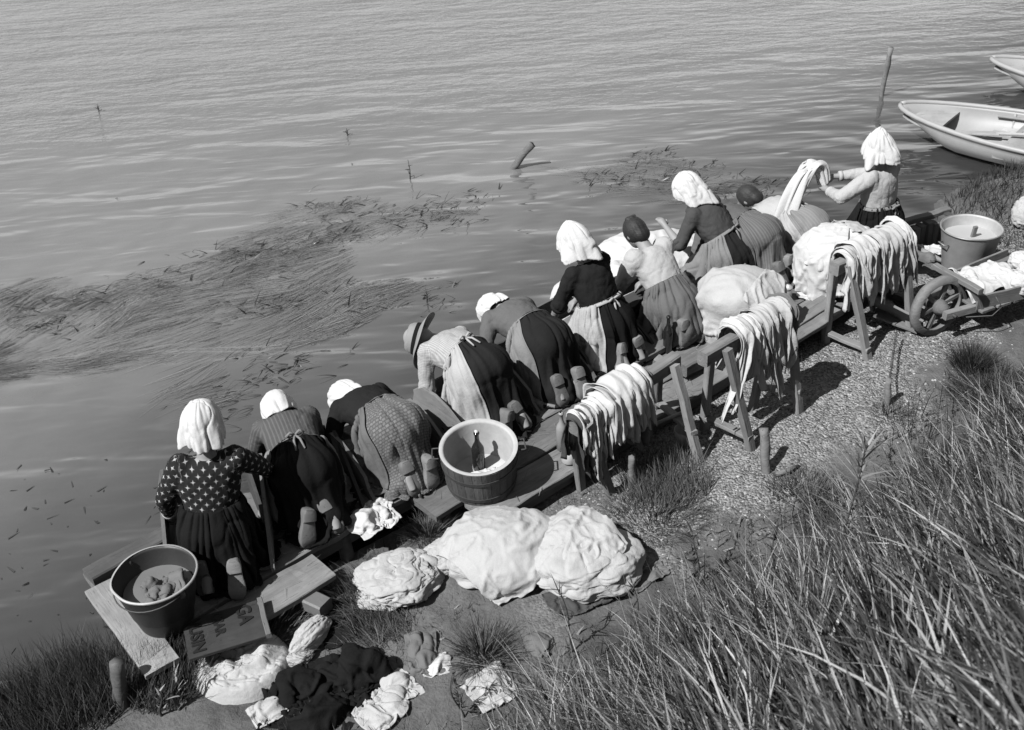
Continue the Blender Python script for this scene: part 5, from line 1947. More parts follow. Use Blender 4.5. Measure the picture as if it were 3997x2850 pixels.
def bundle(name, label, c, r, mat, seed=0, knot=None, kamp=.03, lumps=.10, amp_c=.03, n=(210, 130), rot=0.0, flat=.25, cat='bundle', group=None, tail=True, axis=None):
    """tied bundle of washing: sagging lump with folds running to a knot"""
    r = np.array(r, float)
    a = np.linspace(0, 2 * math.pi, n[0], endpoint=False)
    th = np.linspace(.02, math.pi - .02, n[1])
    A, T = np.meshgrid(a, th)
    d = np.stack([np.sin(T) * np.cos(A), np.sin(T) * np.sin(A), np.cos(T)], -1).reshape(-1, 3)
    p = d * 1.0
    k1 = fbm(d * 1.6 + seed, seed, 3)
    p = d * (1 + lumps * k1)[:, None]
    wv = np.stack([fbm(d * 2.0 + 9 * j, seed + 20 + j, 2) for j in range(3)], -1)
    big = crease(d * np.array([1.7, 1.1, 2.4]) + wv * .7, seed + 2, .13) + .2
    fin = crease(d * np.array([3.6, 2.0, 4.6]) + wv * 1.1, seed + 4, .15) + .2
    vf = vnoise(d * 5 + wv, seed + 6)
    disp = amp_c * (big * 1.5 + fin * .75 + vf * .3)
    if knot is not None:
        kd = unit(knot)
        dist = np.arccos(np.clip(d @ kd, -1, 1))
        e1 = unit(np.cross(kd, (.3, .2, 1)))
        e2 = np.cross(kd, e1)
        an = np.arctan2(d @ e2, d @ e1)
        rad = crease(np.stack([np.cos(an) * 2.6, np.sin(an) * 2.6, dist * .7], -1), seed + 8, .2) + .4
        wgt = np.exp(-(dist / .75) ** 2)
        disp = disp * (1 - .6 * wgt) + kamp * 2.2 * rad * wgt * np.minimum(1, dist / .22) - kamp * 2.0 * np.exp(-(dist / .22) ** 2)
    if axis is not None:
        ad = unit(axis)
        e1 = unit(np.cross(ad, (0, 0, 1)))
        e2 = np.cross(ad, e1)
        an = np.arctan2(d @ e2, d @ e1)
        disp = disp * .5 + amp_c * 1.5 * (ridge(np.stack([np.cos(an) * 2.4, np.sin(an) * 2.4, (d @ ad) * .9], -1) + wv * .3, seed + 12) - .4)
    p = p + d * disp[:, None]
    v = p * r
    lo = -r[2] * (1 - flat)
    v[:, 2] = np.where(v[:, 2] < lo, lo + (v[:, 2] - lo) * .12, v[:, 2])
    # sag: spread near the ground
    sg = 1 + .22 * smooth01((-v[:, 2] / r[2] + .1))
    v[:, :2] *= sg[:, None]
    R = np.array([[math.cos(rot), -math.sin(rot), 0], [math.sin(rot), math.cos(rot), 0], [0, 0, 1]])
    v = v @ R.T
    v[:, 2] -= v[:, 2].min()
    if knot is not None and tail:
        t = thing(name, c, label, cat, group)
        mk('cover', v + np.array(c), grid_faces(n[1], n[0], True), mat, t)
        kp = np.array(c) + (unit(knot) * r * (1 - kamp * 1.6)) @ R.T + np.array([0, 0, -lo])
        m = MB().ball(kp, (.035, .03, .028), 14, 10)
        for s in (-1, 1):
            e = unit(np.cross(unit(knot) @ R.T, (0, 0, 1)) * s + np.array([0, 0, -.35]) + (unit(knot) @ R.T) * .35)
            m.tube([kp, kp + e * .05, kp + e * .10 + (0, 0, -.015), kp + e * .15 + (0, 0, -.05)], [.018, .028, .032, .008], 10)
        vv = np.array(m.v)
        vv += np.stack([vnoise(vv * 45 + 5 * j, seed + j) for j in range(3)], -1) * .007
        mk('knot', vv, m.f, mat, t)
        return t
    o = mk(name, v, grid_faces(n[1], n[0], True), mat)
    o.location = c
    return tag(o, label, cat, group)


gB = 'bundles of washing on the bank'


bundle('linen_bundle', 'lower left heap of loosely gathered white washing on the grass', (-0.753, 4.949, 0.091), (.25, .20, .10), LIN_P, 21, knot=(.7, .5, .6), kamp=.05, lumps=.16, amp_c=.055, rot=.35, group=gB)
bundle('linen_bundle', 'large middle bundle with folds drawn to a knot at its left', (-0.134, 5.105, 0.101), (.32, .27, .15), LIN_P, 23, knot=(-.62, -.40, .66), kamp=.06, lumps=.11, amp_c=.013, rot=.45, group=gB)
bundle('linen_bundle', 'right-hand bundle of washing drawn together at the top', (0.369, 4.951, 0.121), (.31, .28, .155), LIN_P, 25, knot=(-.15, .15, .95), kamp=.07, lumps=.13, amp_c=.020, rot=.2, group=gB)
bundle('linen_bundle', 'small neck of cloth between the left and middle bundles', (-0.448, 5.167, 0.092), (.17, .14, .07), LIN_P, 27, lumps=.16, amp_c=.045, rot=.3, group=gB)
mb_c = np.array((-0.133, 5.128, 0.100))
sheet('wrapping_sheet', 'smooth sheet wrapped over the large middle bundle', 'sheet', LIN_P, sd_u(sd_ell((mb_c[0] + .01, mb_c[1] - .01, mb_c[2] + .09), (.385, .325, .20)), sd_plane(mb_c[2] + .01)), (mb_c[0] + .05, mb_c[1] + .0), (.74, .66), .7, (70, 62), mb_c[2] + .42, .03, 29, 90, .92, fine=.008)
rs_c = np.array((0.346, 5.046, 0.118))
sheet('torn_sheet', 'torn thin sheet draped over the top of the right-hand bundle', 'sheet', LIN_P, sd_u(sd_ell((rs_c[0] + .03, rs_c[1] - .01, rs_c[2] + .10), (.36, .33, .19)), sd_plane(rs_c[2] + .01)), (rs_c[0] - .06, rs_c[1] + .0), (.50, .60), .5, (56, 60), rs_c[2] + .42, .04, 26, 90, .84, fine=.010)
for k, (a_, s_, z_, r_) in enumerate(((.64, -.17, .01, .115), (.83, -.10, .02, .125), (.76, -.26, -.01, .10), (.92, .06, .02, .115), (.98, -.19, .0, .105))):
    bundle('rolled_washing', ('ball of wrung washing in the barrow lying nearest the wheel', 'middle ball of wrung washing in the barrow', 'lowest ball of wrung washing hanging over the near side of the barrow', 'ball of wrung washing at the far side of the barrow', 'ball of wrung washing in the barrow lying farthest from the wheel')[k], tuple(wp(a_, s_, z_)), (r_, r_ * .85, r_ * .75), LIN_W, 40 + k, lumps=.14, amp_c=.05, n=(80, 50), rot=k, flat=.1, group='balls of washing in the barrow')


# coiled quilt in the near left corner
qc = np.array((-1.598, 4.400, 0.090))
na, nr_ = 160, 70
a = np.linspace(0, 2 * math.pi, na, endpoint=False)
rr = np.linspace(0, 1, nr_)
Aq, Rq = np.meshgrid(a, rr)
pp = np.stack([np.cos(Aq) * Rq * 2.2, np.sin(Aq) * Rq * 2.2, Rq * 0], -1)
wob = .3 * fbm(pp * .8, 50, 2)
coil = np.cos(2 * math.pi * (Rq * 2.2 + wob * .6) - Aq - .6) * .5 + .5
hole = np.exp(-(((np.cos(Aq) * Rq + .30) / .26) ** 2 + ((np.sin(Aq) * Rq - .12) / .14) ** 2))
z = .105 * (1 - Rq ** 7) + .034 * (coil - .5) * (1 - Rq ** 3) - .06 * hole + (1 - Rq ** 5) * (.024 * vnoise(pp * 1.0, 54) + .016 * (crease(pp * (1.2, 2.6, 1) + wob[..., None] * 1.5, 52, .10) + .2) + .010 * (crease(pp * (2.6, 4.5, 1) + wob[..., None] * 2, 58, .12) + .2))
z = np.maximum(z, .0)
prof_r = .26 * (Rq + .0) * (1 + .08 * vnoise(np.stack([np.cos(Aq) * 1.2, np.sin(Aq) * 1.2, Rq * 0], -1), 56))
v = np.stack([np.cos(Aq) * prof_r * 1.08, np.sin(Aq) * prof_r * 1.0, z], -1)
o = mk('coiled_quilt', v.reshape(-1, 3), grid_faces(nr_, na, True), LIN_P)
o.location = qc
tag(o, 'thick pale quilt coiled flat on the ground in the near left', 'quilt')
bundle('tied_cloth', 'small pale cloth tied at its end right of the coiled quilt', (-1.237, 4.558, 0.092), (.07, .155, .07), LIN_P, 61, lumps=.08, amp_c=.06, axis=(.15, 1, 0), rot=-.55, flat=.15, n=(110, 90), cat='cloth')
bundle('cloth_knot_end', 'loose pale knot end lying left of the small tied cloth', (-1.293, 4.426, 0.094), (.05, .085, .035), LIN_P, 63, lumps=.14, amp_c=.06, axis=(.15, 1, 0), rot=-1.1, n=(70, 50), cat='cloth')
def rag(name, label, px, size, rot, mat, seed, lum=((0, 0, .08, .08, .05),), comp=.65, crumple=.06, cat='rag', nn=(44, 40), steps=80, fr=11., fine=.008):
    c = np.array(px)
    fs = [sd_plane(c[2] + .008)] + [sd_lump((c[0] + x, c[1] + y, c[2] - .005), (a_ * .9, b_ * .9, h_ * .62), seed + int(x * 99), h_ * .45, fr * .7) for x, y, a_, b_, h_ in [(*q[:2], q[2], q[3], q[4]) for q in lum]]
    return sheet(name, label, cat, mat, sd_u(*fs), c[:2], size, rot, nn, c[2] + .24, crumple, seed, steps, comp, fine=fine)


rag('black_coat', 'black coat with a rounded collar thrown on the ground', (-1.213, 4.192, 0.105), (.62, .50), .3, COAT, 71, ((0, 0, .16, .10, .17), (.1, .08, .1, .1, .12)), .8, .07, 'coat', (56, 50), fr=6., fine=.016)
rag('black_coat', 'black garment heaped between the coat and the pale rags', (-0.941, 4.275, 0.110), (.46, .40), 1.0, COAT, 72, ((0, 0, .12, .10, .18), (-.08, -.05, .07, .08, .12)), .7, .08, 'coat', (50, 44), fr=7., fine=.016)
rag('black_coat', 'black cloth folded under the tied cloth by the near plank', (-1.126, 4.689, 0.091), (.30, .36), .5, COAT, 73, ((0, 0, .06, .12, .08),), .75, .05, 'coat', (34, 36))
rag('black_coat', 'black jacket spread at the bottom edge of the picture', (-1.146, 3.983, 0.115), (.62, .5), -.3, COAT, 74, ((0, 0, .15, .12, .13),), .85, .06, 'coat', (50, 44), fr=7., fine=.016)
rag('pale_shirt', 'pale rumpled shirt lying in the grass at the bottom edge', (-0.760, 4.075, 0.122), (.30, .52), -.7, LIN_P, 75, ((.02, .03, .06, .13, .06), (-.06, -.09, .07, .06, .05)), .7, .07, 'shirt', (40, 52))
rag('grey_cloth', 'grey cloth with two upright folds on the bare earth', (-0.608, 4.389, 0.115), (.20, .34), .05, LIN_G, 76, ((-.03, .06, .025, .10, .05), (.04, .04, .03, .12, .07)), .8, .03, 'cloth', (34, 44))
rag('white_paper', 'bright white folded cloth beside the grass tuft', (-0.520, 4.305, 0.121), (.17, .16), .2, LIN_W, 77, ((0, 0, .06, .06, .05),), .85, .03, 'cloth', (24, 24))
rag('grey_rag', 'pale rag half sunk in the tall grass at bottom centre', (-0.213, 4.117, 0.125), (.30, .30), .6, LIN_P, 78, ((0, 0, .09, .09, .06),), .8, .05)
rag('dark_rag', 'dark crumpled garment under the right-hand bundle', (0.305, 4.740, 0.124), (.42, .30), .4, LIN_D, 79, ((0, 0, .12, .08, .06),), .75, .06)
rag('grey_rag', 'grey rag among the grass right of the bundles', (0.726, 4.872, 0.125), (.34, .16), .75, LIN_G, 80, ((0, 0, .12, .05, .05),), .75, .05)
rag('grey_rag', 'folded grey cloth behind the single grass tuft', (0.063, 4.404, 0.125), (.17, .22), .9, LIN_G, 81, ((0, 0, .06, .07, .06),), .75, .04)
rag('white_rag', 'white rag at the foot of the black coat', (-1.401, 4.052, 0.105), (.20, .18), .6, LIN_P, 82, ((0, 0, .06, .05, .05),), .75, .04)
rag('white_rag', 'white rags around the driftwood beside the galvanised tub', (3.721, 8.659, 0.130), (.40, .22), -.4, LIN_W, 83, ((0, 0, .10, .05, .05),), .75, .05)
bundle('striped_bundle', 'striped bundle cut off by the right edge of the picture', (4.684, 8.995, 0.162), (.14, .14, .15), LIN_P, 85, axis=(.2, .3, 1), amp_c=.07, n=(90, 60))
# driftwood stick among the rags
m = MB().tube([np.array((3.575, 8.679, 0.180)), np.array((3.616, 8.513, 0.200)), np.array((3.731, 8.391, 0.170))], [.022, .026, .018], 8)
tag(m.build('driftwood_piece', W_PALE), 'thick driftwood stick lying on white rags by the galvanised tub', 'driftwood')

# ================================================================ grass, weed and shingle
def leaf_mat(name, v, var=.5, rough=.6, trans=True):
    if name in MATS:
        return MATS[name]
    v = v * .8
    m, nt, b = nodes_of(name)
    a = nt.nodes.new('ShaderNodeAttribute')
    a.attribute_name = 'tone'
    val = math_node(nt, 'MULTIPLY', a.outputs['Fac'], v)
    nt.links.new(val, b.inputs['Base Color'])
    b.inputs['Roughness'].default_value = rough
    b.inputs['Specular IOR Level'].default_value = .25
    MATS[name] = m
    return m


def blades(base, length, width, lean, az, curve, tone, mat, name, nseg=4, up=None, parent=None):
    """base (N,3); lean: angle from vertical at the root; curve: extra bending to the tip; az: azimuth of leaning"""
    Nn = len(base)
    length, width, lean, az, curve, tone = [np.broadcast_to(np.asarray(q, float), (Nn,)) for q in (length, width, lean, az, curve, tone)]
    d = np.stack([np.cos(az), np.sin(az), 0 * az], -1)
    sd_ = np.stack([-np.sin(az), np.cos(az), 0 * az], -1)
    tw = RNG.uniform(-1.2, 1.2, Nn)
    fc = np.cos(tw)[:, None] * sd_ + np.sin(tw)[:, None] * d
    P = base.copy()
    rows = []
    for k in range(nseg + 1):
        f = k / nseg
        w = width * (1 - f ** 1.6) * .5
        if k < nseg:
            rows.append(P - fc * w[:, None])
            rows.append(P + fc * w[:, None])
        else:
            rows.append(P.copy())
        an = lean + curve * f
        P = P + (d * np.sin(an)[:, None] + np.array([0, 0, 1.]) * np.cos(an)[:, None]) * (length / nseg)[:, None]
    V = np.stack(rows, 1)
    K_ = V.shape[1]
    idx = np.arange(Nn)[:, None] * K_
    F = []
    for k in range(nseg - 1):
        F.append(np.concatenate([idx + 2 * k, idx + 2 * k + 1, idx + 2 * k + 3, idx + 2 * k + 2], 1))
    quads = np.stack(F, 1).reshape(-1, 4)
    tris = np.concatenate([idx + K_ - 3, idx + K_ - 2, idx + K_ - 1], 1)
    me = bpy.data.meshes.new(name)
    nv = Nn * K_
    me.vertices.add(nv)
    me.vertices.foreach_set('co', V.reshape(-1).astype(np.float32))
    loops = np.concatenate([quads.ravel(), tris.ravel()])
    me.loops.add(len(loops))
    me.loops.foreach_set('vertex_index', loops.astype(np.int32))
    npol = len(quads) + len(tris)
    me.polygons.add(npol)
    st = np.concatenate([np.arange(len(quads)) * 4, len(quads) * 4 + np.arange(len(tris)) * 3])
    me.polygons.foreach_set('loop_start', st.astype(np.int32))
    me.update(calc_edges=True)
    me.validate()
    t = me.attributes.new('tone', 'FLOAT', 'POINT')
    t.data.foreach_set('value', np.repeat(tone, K_).astype(np.float32))
    me.materials.append(mat)
    o = bpy.data.objects.new(name, me)
    COL.objects.link(o)
    if parent is not None:
        attach(o, parent)
    return o


GRASS = leaf_mat('meadow_grass', .10)
GRASSD = leaf_mat('dark_sedge', .03)
REED = leaf_mat('river_weed', .105, rough=.35)


def on_ground(x, y):
    return np.stack([x, y, ground_h(x, y) + bumps(x, y) - .01], -1)


def scatter(n, x0, x1, y0, y1, dens):
    x = RNG.uniform(x0, x1, n)
    y = RNG.uniform(y0, y1, n)
    k = RNG.uniform(0, 1, n) < dens(x, y)
    return x[k], y[k]


# tall grass of the bank slope (nobody could count it)
def dens_slope(x, y):
    q = bank_q(x, y)
    p = np.stack([x, y, 0 * x], -1)
    edge = q - 1.42 + .28 * vnoise(p * 1.7, 12) + .12 * vnoise(p * 5, 13) - .12 * (x > 1.2) * np.clip(x - 1.2, 0, 1)
    edge = edge + .35 * np.clip(.6 - np.hypot(x + .05, y - 3.9), 0, .4)
    return smooth01(edge / .35) * (.45 + .55 * smooth01(vnoise(p * 2.6, 14) * 1.2 + .6))


cx, cy = scatter(5200, -.9, 5.0, 1.0, 7.4, dens_slope)        # clumps of blades that lean together
nc = len(cx)
per = RNG.integers(8, 34, nc)
ci = np.repeat(np.arange(nc), per)
n = len(ci)
rad = RNG.uniform(.015, .075, nc)[ci]
x, y = cx[ci] + RNG.normal(0, 1, n) * rad, cy[ci] + RNG.normal(0, 1, n) * rad
b_ = on_ground(x, y)
cl = vnoise(np.stack([x * 2.2, y * 2.2, 0 * x], -1), 20)
q = bank_q(x, y)
az = math.radians(148) + .6 * cl + RNG.normal(0, .45, nc)[ci] + RNG.normal(0, .35, n)
big = RNG.uniform(.6, 1.35, nc)[ci]
blades(b_, RNG.uniform(.12, .44, n) * big * np.clip(.5 + (q - 1.2) * .5, .45, 1.2), RNG.uniform(.005, .017, n) * np.clip(.65 + (q - 1.2) * .4, .65, 1.4),
       np.abs(RNG.normal(.42, .2, nc)[ci] + RNG.normal(0, .22, n)), az, RNG.uniform(.1, 1.1, n),
       np.where(RNG.uniform(0, 1, n) < .25, RNG.uniform(1.2, 3.2, n), RNG.uniform(.05, .8, n)) * RNG.uniform(.6, 1.3, nc)[ci], GRASS, 'bank_grass')
tag(bpy.data.objects['bank_grass'], 'tall dry grass covering the slope of the bank', 'grass', kind='stuff')
# dead straw stalks lying across the slope
x, y = scatter(6500, -.7, 4.6, 1.4, 6.6, lambda x, y: dens_slope(x, y) * .9)
n = len(x)
blades(on_ground(x, y) + (0, 0, .03), RNG.uniform(.25, .60, n), RNG.uniform(.004, .008, n), RNG.uniform(.35, 1.35, n), math.radians(140) + RNG.normal(0, .9, n), RNG.uniform(-.1, .4, n),
       RNG.uniform(1.0, 3.0, n), GRASS, 'straw_stalks')
tag(bpy.data.objects['straw_stalks'], 'pale dead stalks strewn through the bank grass', 'straw', kind='stuff')


# short grass along the platform and round the bundles
def dens_short(x, y):
    p = np.stack([x, y, 0 * x], -1)
    d = shore_dist(x, y)
    q = bank_q(x, y)
    rel = (np.stack([x, y], -1) - R0)
    s_ = rel @ SD
    off = rel @ SN
    land = smooth01((d - .02) / .12)
    plank = (off > -.02) & (s_ > -.5) | (off > .26) & (s_ > -2.1) & (s_ < -1.36) | (off > .56) & (s_ > -2.4)
    base = smooth01((vnoise(p * 2.4, 30) + .15 + .3 * smooth01((q - 1.0) / .3) + .35 * smooth01((.42 - q) / .4)) * 1.6)
    gravel = smooth01((x - .45) / .4) * smooth01((q - .05) / .15) * smooth01((1.12 - q + .35 * vnoise(p * 2.1, 36)) / .3)
    bare = np.exp(-(((x + .15) / .42) ** 2 + ((y - 4.42) / .26) ** 2)) + .9 * np.exp(-(((x + .75) / .3) ** 2 + ((y - 4.05) / .2) ** 2))
    return np.clip(land * base * (1 - .93 * gravel) * (1 - .96 * np.clip(bare, 0, 1)) * (~plank), 0, 1)


x, y = scatter(36000, -3.2, 3.6, 3.3, 7.6, dens_short)
n = len(x)
cl = vnoise(np.stack([x * 5, y * 5, 0 * x], -1), 33)
blades(on_ground(x, y), RNG.uniform(.03, .11, n) * (1 + .4 * cl), RNG.uniform(.0025, .005, n), np.abs(RNG.normal(.5, .35, n)), RNG.uniform(0, 6.28, n) * .6 + 1.4 + cl, RNG.uniform(.2, 1.2, n),
       np.clip(.45 + .5 * cl + RNG.normal(0, .35, n), .08, 1.5), GRASS, 'short_grass', 3)
tag(bpy.data.objects['short_grass'], 'short trodden grass along the landward side of the jetty', 'grass', kind='stuff')


# dark upright weed stems with small leaves, and low broad leaves, along the upper edge of the slope
def dens_edge(x, y):
    q = bank_q(x, y)
    p = np.stack([x, y, 0 * x], -1)
    return smooth01((q - 1.0) / .3) * smooth01((2.5 - q) / .6) * smooth01(vnoise(p * 1.9, 71) * 2.0 + .35)


x, y = scatter(1500, .2, 4.2, 3.4, 6.9, dens_edge)
n = len(x)
st0 = on_ground(x, y)
hh = RNG.uniform(.14, .40, n)
blades(st0, hh, RNG.uniform(.004, .008, n), np.abs(RNG.normal(.12, .1, n)), RNG.uniform(0, 6.28, n), RNG.uniform(-.1, .3, n), RNG.uniform(.15, .8, n), GRASSD, 'weed_stems', 4)
tag(bpy.data.objects['weed_stems'], 'dark upright weed stems along the upper edge of the slope', 'weeds', kind='stuff')
k = RNG.integers(0, n, n * 7)
fl = RNG.uniform(.1, .95, len(k))
lb_ = st0[k] + np.stack([0 * fl, 0 * fl, fl * hh[k]], -1)
blades(lb_, RNG.uniform(.02, .055, len(k)), RNG.uniform(.005, .012, len(k)), RNG.uniform(.4, 1.3, len(k)), RNG.uniform(0, 6.28, len(k)), RNG.uniform(0, .8, len(k)), RNG.uniform(.2, 1.5, len(k)), GRASSD, 'weed_foliage', 3)
tag(bpy.data.objects['weed_foliage'], 'small leaves on the dark weed stems of the slope', 'weeds', kind='stuff')
x, y = scatter(5200, -.6, 4.4, 3.3, 7.2, lambda x, y: np.clip(dens_edge(x, y) + .35 * dens_short(x, y), 0, 1))
n = len(x)
blades(on_ground(x, y) + (0, 0, .008), RNG.uniform(.03, .09, n), RNG.uniform(.008, .022, n), RNG.uniform(.7, 1.4, n), RNG.uniform(0, 6.28, n), RNG.uniform(0, .6, n), RNG.uniform(.25, 1.5, n), GRASS, 'broad_leaves', 3)
tag(bpy.data.objects['broad_leaves'], 'low broad leaves of plantain and weeds on the bank', 'weeds', kind='stuff')


def tussock(label, c, r, h, n, mat, tone=1.0, spread=.75, width=(.003, .006), az0=None, seedheads=0):
    c = np.array(c, float)
    a = RNG.uniform(0, 6.28, n)
    rr = r * RNG.uniform(0, 1, n) ** .6
    x, y = c[0] + rr * np.cos(a), c[1] + rr * np.sin(a)
    aa = a + RNG.normal(0, .5, n) if az0 is None else az0 + RNG.normal(0, .7, n)
    ln = np.clip(rr / r * spread + RNG.normal(.08, .12, n), 0, 1.2)
    o = blades(on_ground(x, y) - c, h * RNG.uniform(.5, 1.1, n), RNG.uniform(*width, n), ln, aa, RNG.uniform(.2, .9, n), tone * np.clip(RNG.normal(.7, .4, n), .1, 1.8), mat, 'grass_tussock', 4)
    o.location = c
    return tag(o, label, 'grass tussock', 'grass tussocks on the bank')


tussock('dark upright tussock between the round tub and the bundles', (-0.600, 5.437, 0.071), .10, .21, 420, GRASS, .55)
tussock('spreading tussock on bare earth below the middle bundle', (-0.251, 4.353, 0.124), .12, .22, 620, GRASS, .75, 1.0)
tussock('shaggy tussock at the end of the near plank left of the bundles', (-1.010, 4.907, 0.090), .20, .20, 900, GRASS, .85, .95, az0=math.radians(200))
tussock('tussock combed over the slope below the lower left bundle', (-0.855, 4.641, 0.098), .22, .16, 900, GRASS, .75, 1.0, az0=math.radians(150))
tussock('dark tussock overhanging the water in the near left corner', (-2.449, 4.270, 0.086), .30, .34, 2000, GRASSD, .9, .45, az0=2.2)
tussock('dark tussock left of the coiled quilt behind the rotten post', (-2.032, 4.360, 0.090), .26, .28, 1600, GRASSD, 1.1, .45, az0=1.4)
tussock('low dark tussock at the extreme bottom left', (-2.711, 4.129, 0.090), .34, .30, 1800, GRASSD, .9, .5, az0=2.6)
tussock('tussock in front of the lettered board', (-1.559, 4.607, 0.090), .24, .22, 1300, GRASS, .8, .9)
tussock('dark rushes on the shingle below the wheelbarrow', (3.377, 6.845, 0.125), .12, .26, 700, GRASSD, 1.1, .45)
tussock('wide dark grass patch at the right edge below the barrow', (3.426, 6.493, 0.135), .30, .20, 1500, GRASSD, 1.2, .9)
tussock('grass patch around the foot of the small split stake', (2.630, 6.338, 0.125), .12, .09, 350, GRASS, .5, .9)
tussock('seeding grass beside the round stake by the first trestle', (0.963, 5.755, 0.108), .30, .24, 800, GRASS, .7, .4, az0=1.9)
tussock('coarse grass at the back of the right-hand bundle', (0.853, 5.449, 0.117), .30, .16, 1100, GRASS, .7, .9)
tussock('grass patch right of the stout stake', (1.849, 5.467, 0.125), .26, .14, 700, GRASS, .55, .9)
# grassy point beyond the galvanised tub
x, y = scatter(9000, 3.8, 6.6, 8.3, 10.9, lambda x, y: smooth01((shore_dist(x, y) - .03) / .15) * smooth01((y - 8.55 + .3 * (x - 4.4)) / .3 + .2))
n = len(x)
blades(on_ground(x, y), RNG.uniform(.08, .22, n), RNG.uniform(.004, .009, n), np.abs(RNG.normal(.4, .3, n)), RNG.uniform(0, 6.28, n), RNG.uniform(.2, 1.0, n), np.clip(RNG.normal(.8, .4, n), .15, 1.8), GRASSD, 'point_grass', 3)
tag(bpy.data.objects['point_grass'], 'dark grass on the little point beyond the galvanised tub', 'grass', kind='stuff')


# tall weeds in front of the slope
def weed(label, base, h, lean, az, leaves, mat, seed, dark=1.0, thick=.006):
    base = np.array(base, float)
    rs_ = np.random.default_rng(seed)
    t = thing('weed_plant', tuple(base), label, 'weed', 'tall weeds on the bank')
    d = np.array([math.cos(az) * math.sin(lean), math.sin(az) * math.sin(lean), math.cos(lean)])
    pts = np.array([base + d * h * f + np.array([.02 * math.sin(5 * f + seed), .015 * math.cos(4 * f), -.03]) for f in np.linspace(0, 1, 9)])
    m = MB().tube(pts, np.linspace(thick, thick * .4, 9), 6)
    st_ = mk('stem', m.v, m.f, MATS['weed_stem'], t)
    ps, az_, tn = [], [], []
    for k in range(leaves):
        f = rs_.uniform(.15, 1.0)
        ps.append(pts[0] + (pts[-1] - pts[0]) * f)
    blades(np.array(ps), rs_.uniform(.05, .13, leaves) * h / .5, rs_.uniform(.008, .016, leaves), rs_.uniform(.3, 1.2, leaves), rs_.uniform(0, 6.28, leaves), rs_.uniform(.0, .8, leaves), rs_.uniform(.4, 1.6, leaves) * dark, mat, 'leaves', 3, parent=t)


plain('weed_stem', .03, rough=.7)
weed('tall flowering weed with pale head in front of the shingle', (1.554, 4.039, 0.731), .95, .08, 1.2, 70, GRASS, 3, 1.3, .007)
weed('dark forked weed stalk in front of the right-hand bundle', (0.270, 4.312, 0.125), .50, .25, 2.6, 16, GRASSD, 4, 1.0)
weed('thin dark weed beside the forked stalk', (0.595, 4.431, 0.128), .42, .08, 1.8, 24, GRASSD, 5)
weed('leafy dark weed at the upper edge of the slope grass', (0.995, 4.763, 0.126), .45, .10, 2.0, 34, GRASSD, 6)
weed('slender dark weed left of the tall flowering weed', (1.316, 4.363, 0.431), .50, .08, 1.4, 30, GRASSD, 7)
weed('feathery weed sprig over the pale cloths at bottom centre', (-0.377, 3.940, 0.125), .34, .15, 2.2, 46, GRASSD, 8, 1.4)
weed('pale bare stem rising beside the coiled quilt', (-1.895, 4.118, 0.091), .34, .12, 1.3, 12, GRASS, 9, 1.8, .011)
weed('pale crooked stem at the left of the coiled quilt', (-1.971, 4.090, 0.091), .22, .10, 1.6, 10, GRASS, 10, 1.8, .009)


# ---------------------------------------------------------------- pebbles on the shingle
def pebbles():
    n = 22000
    x = RNG.uniform(.2, 4.6, n)
    y = RNG.uniform(4.6, 8.2, n)
    q = bank_q(x, y)
    p = np.stack([x, y, 0 * x], -1)
    k = RNG.uniform(0, 1, n) < smooth01((q - .12) / .15) * smooth01((1.35 - q) / .5) * (.35 + .65 * smooth01(vnoise(p * 2.3, 44) + .6))
    x, y = x[k], y[k]
    n = len(x)
    c = on_ground(x, y)
    r = np.minimum(np.exp(RNG.normal(math.log(.0082), .45, n)), .016)
    t = np.array([(0, 0, .6), (0, 0, -.6), (1, 0, 0), (-.9, .2, .1), (.1, 1, 0), (-.1, -1, 0)])
    f = np.array([(0, 2, 4), (0, 4, 3), (0, 3, 5), (0, 5, 2), (1, 4, 2), (1, 3, 4), (1, 5, 3), (1, 2, 5)])
    a = RNG.uniform(0, 6.28, n)
    R = np.stack([np.stack([np.cos(a), -np.sin(a), 0 * a], -1), np.stack([np.sin(a), np.cos(a), 0 * a], -1), np.stack([0 * a, 0 * a, 1 + 0 * a], -1)], 1)
    sh = t[None] * (1 + RNG.uniform(-.3, .3, (n, 6, 3))) * r[:, None, None] * np.array([1.2, .8, 1.0])
    v = np.einsum('nij,nkj->nki', R, sh) + c[:, None, :] + np.array([0, 0, .008])
    ff = (f[None] + np.arange(n)[:, None, None] * 6).reshape(-1, 3)
    m = leaf_mat('pebble_stone', .20, rough=.85)
    o = mk('pebbles', v.reshape(-1, 3), ff, m)
    t_ = o.data.attributes.new('tone', 'FLOAT', 'POINT')
    t_.data.foreach_set('value', np.repeat(np.clip(RNG.normal(1, .4, n), .25, 1.7), 6).astype(np.float32))
    tag(o, 'loose pebbles of the shingle strip by the trestles', 'pebbles', kind='stuff')


pebbles()


# ---------------------------------------------------------------- floating river weed
def in_poly(x, y, poly):
    c = np.zeros(len(x), bool)
    n = len(poly)
    j = n - 1
    for i in range(n):
        xi, yi, xj, yj = *poly[i], *poly[j]
        c ^= ((yi > y) != (yj > y)) & (x < (xj - xi) * (y - yi) / (yj - yi + 1e-12) + xi)
        j = i
    return c


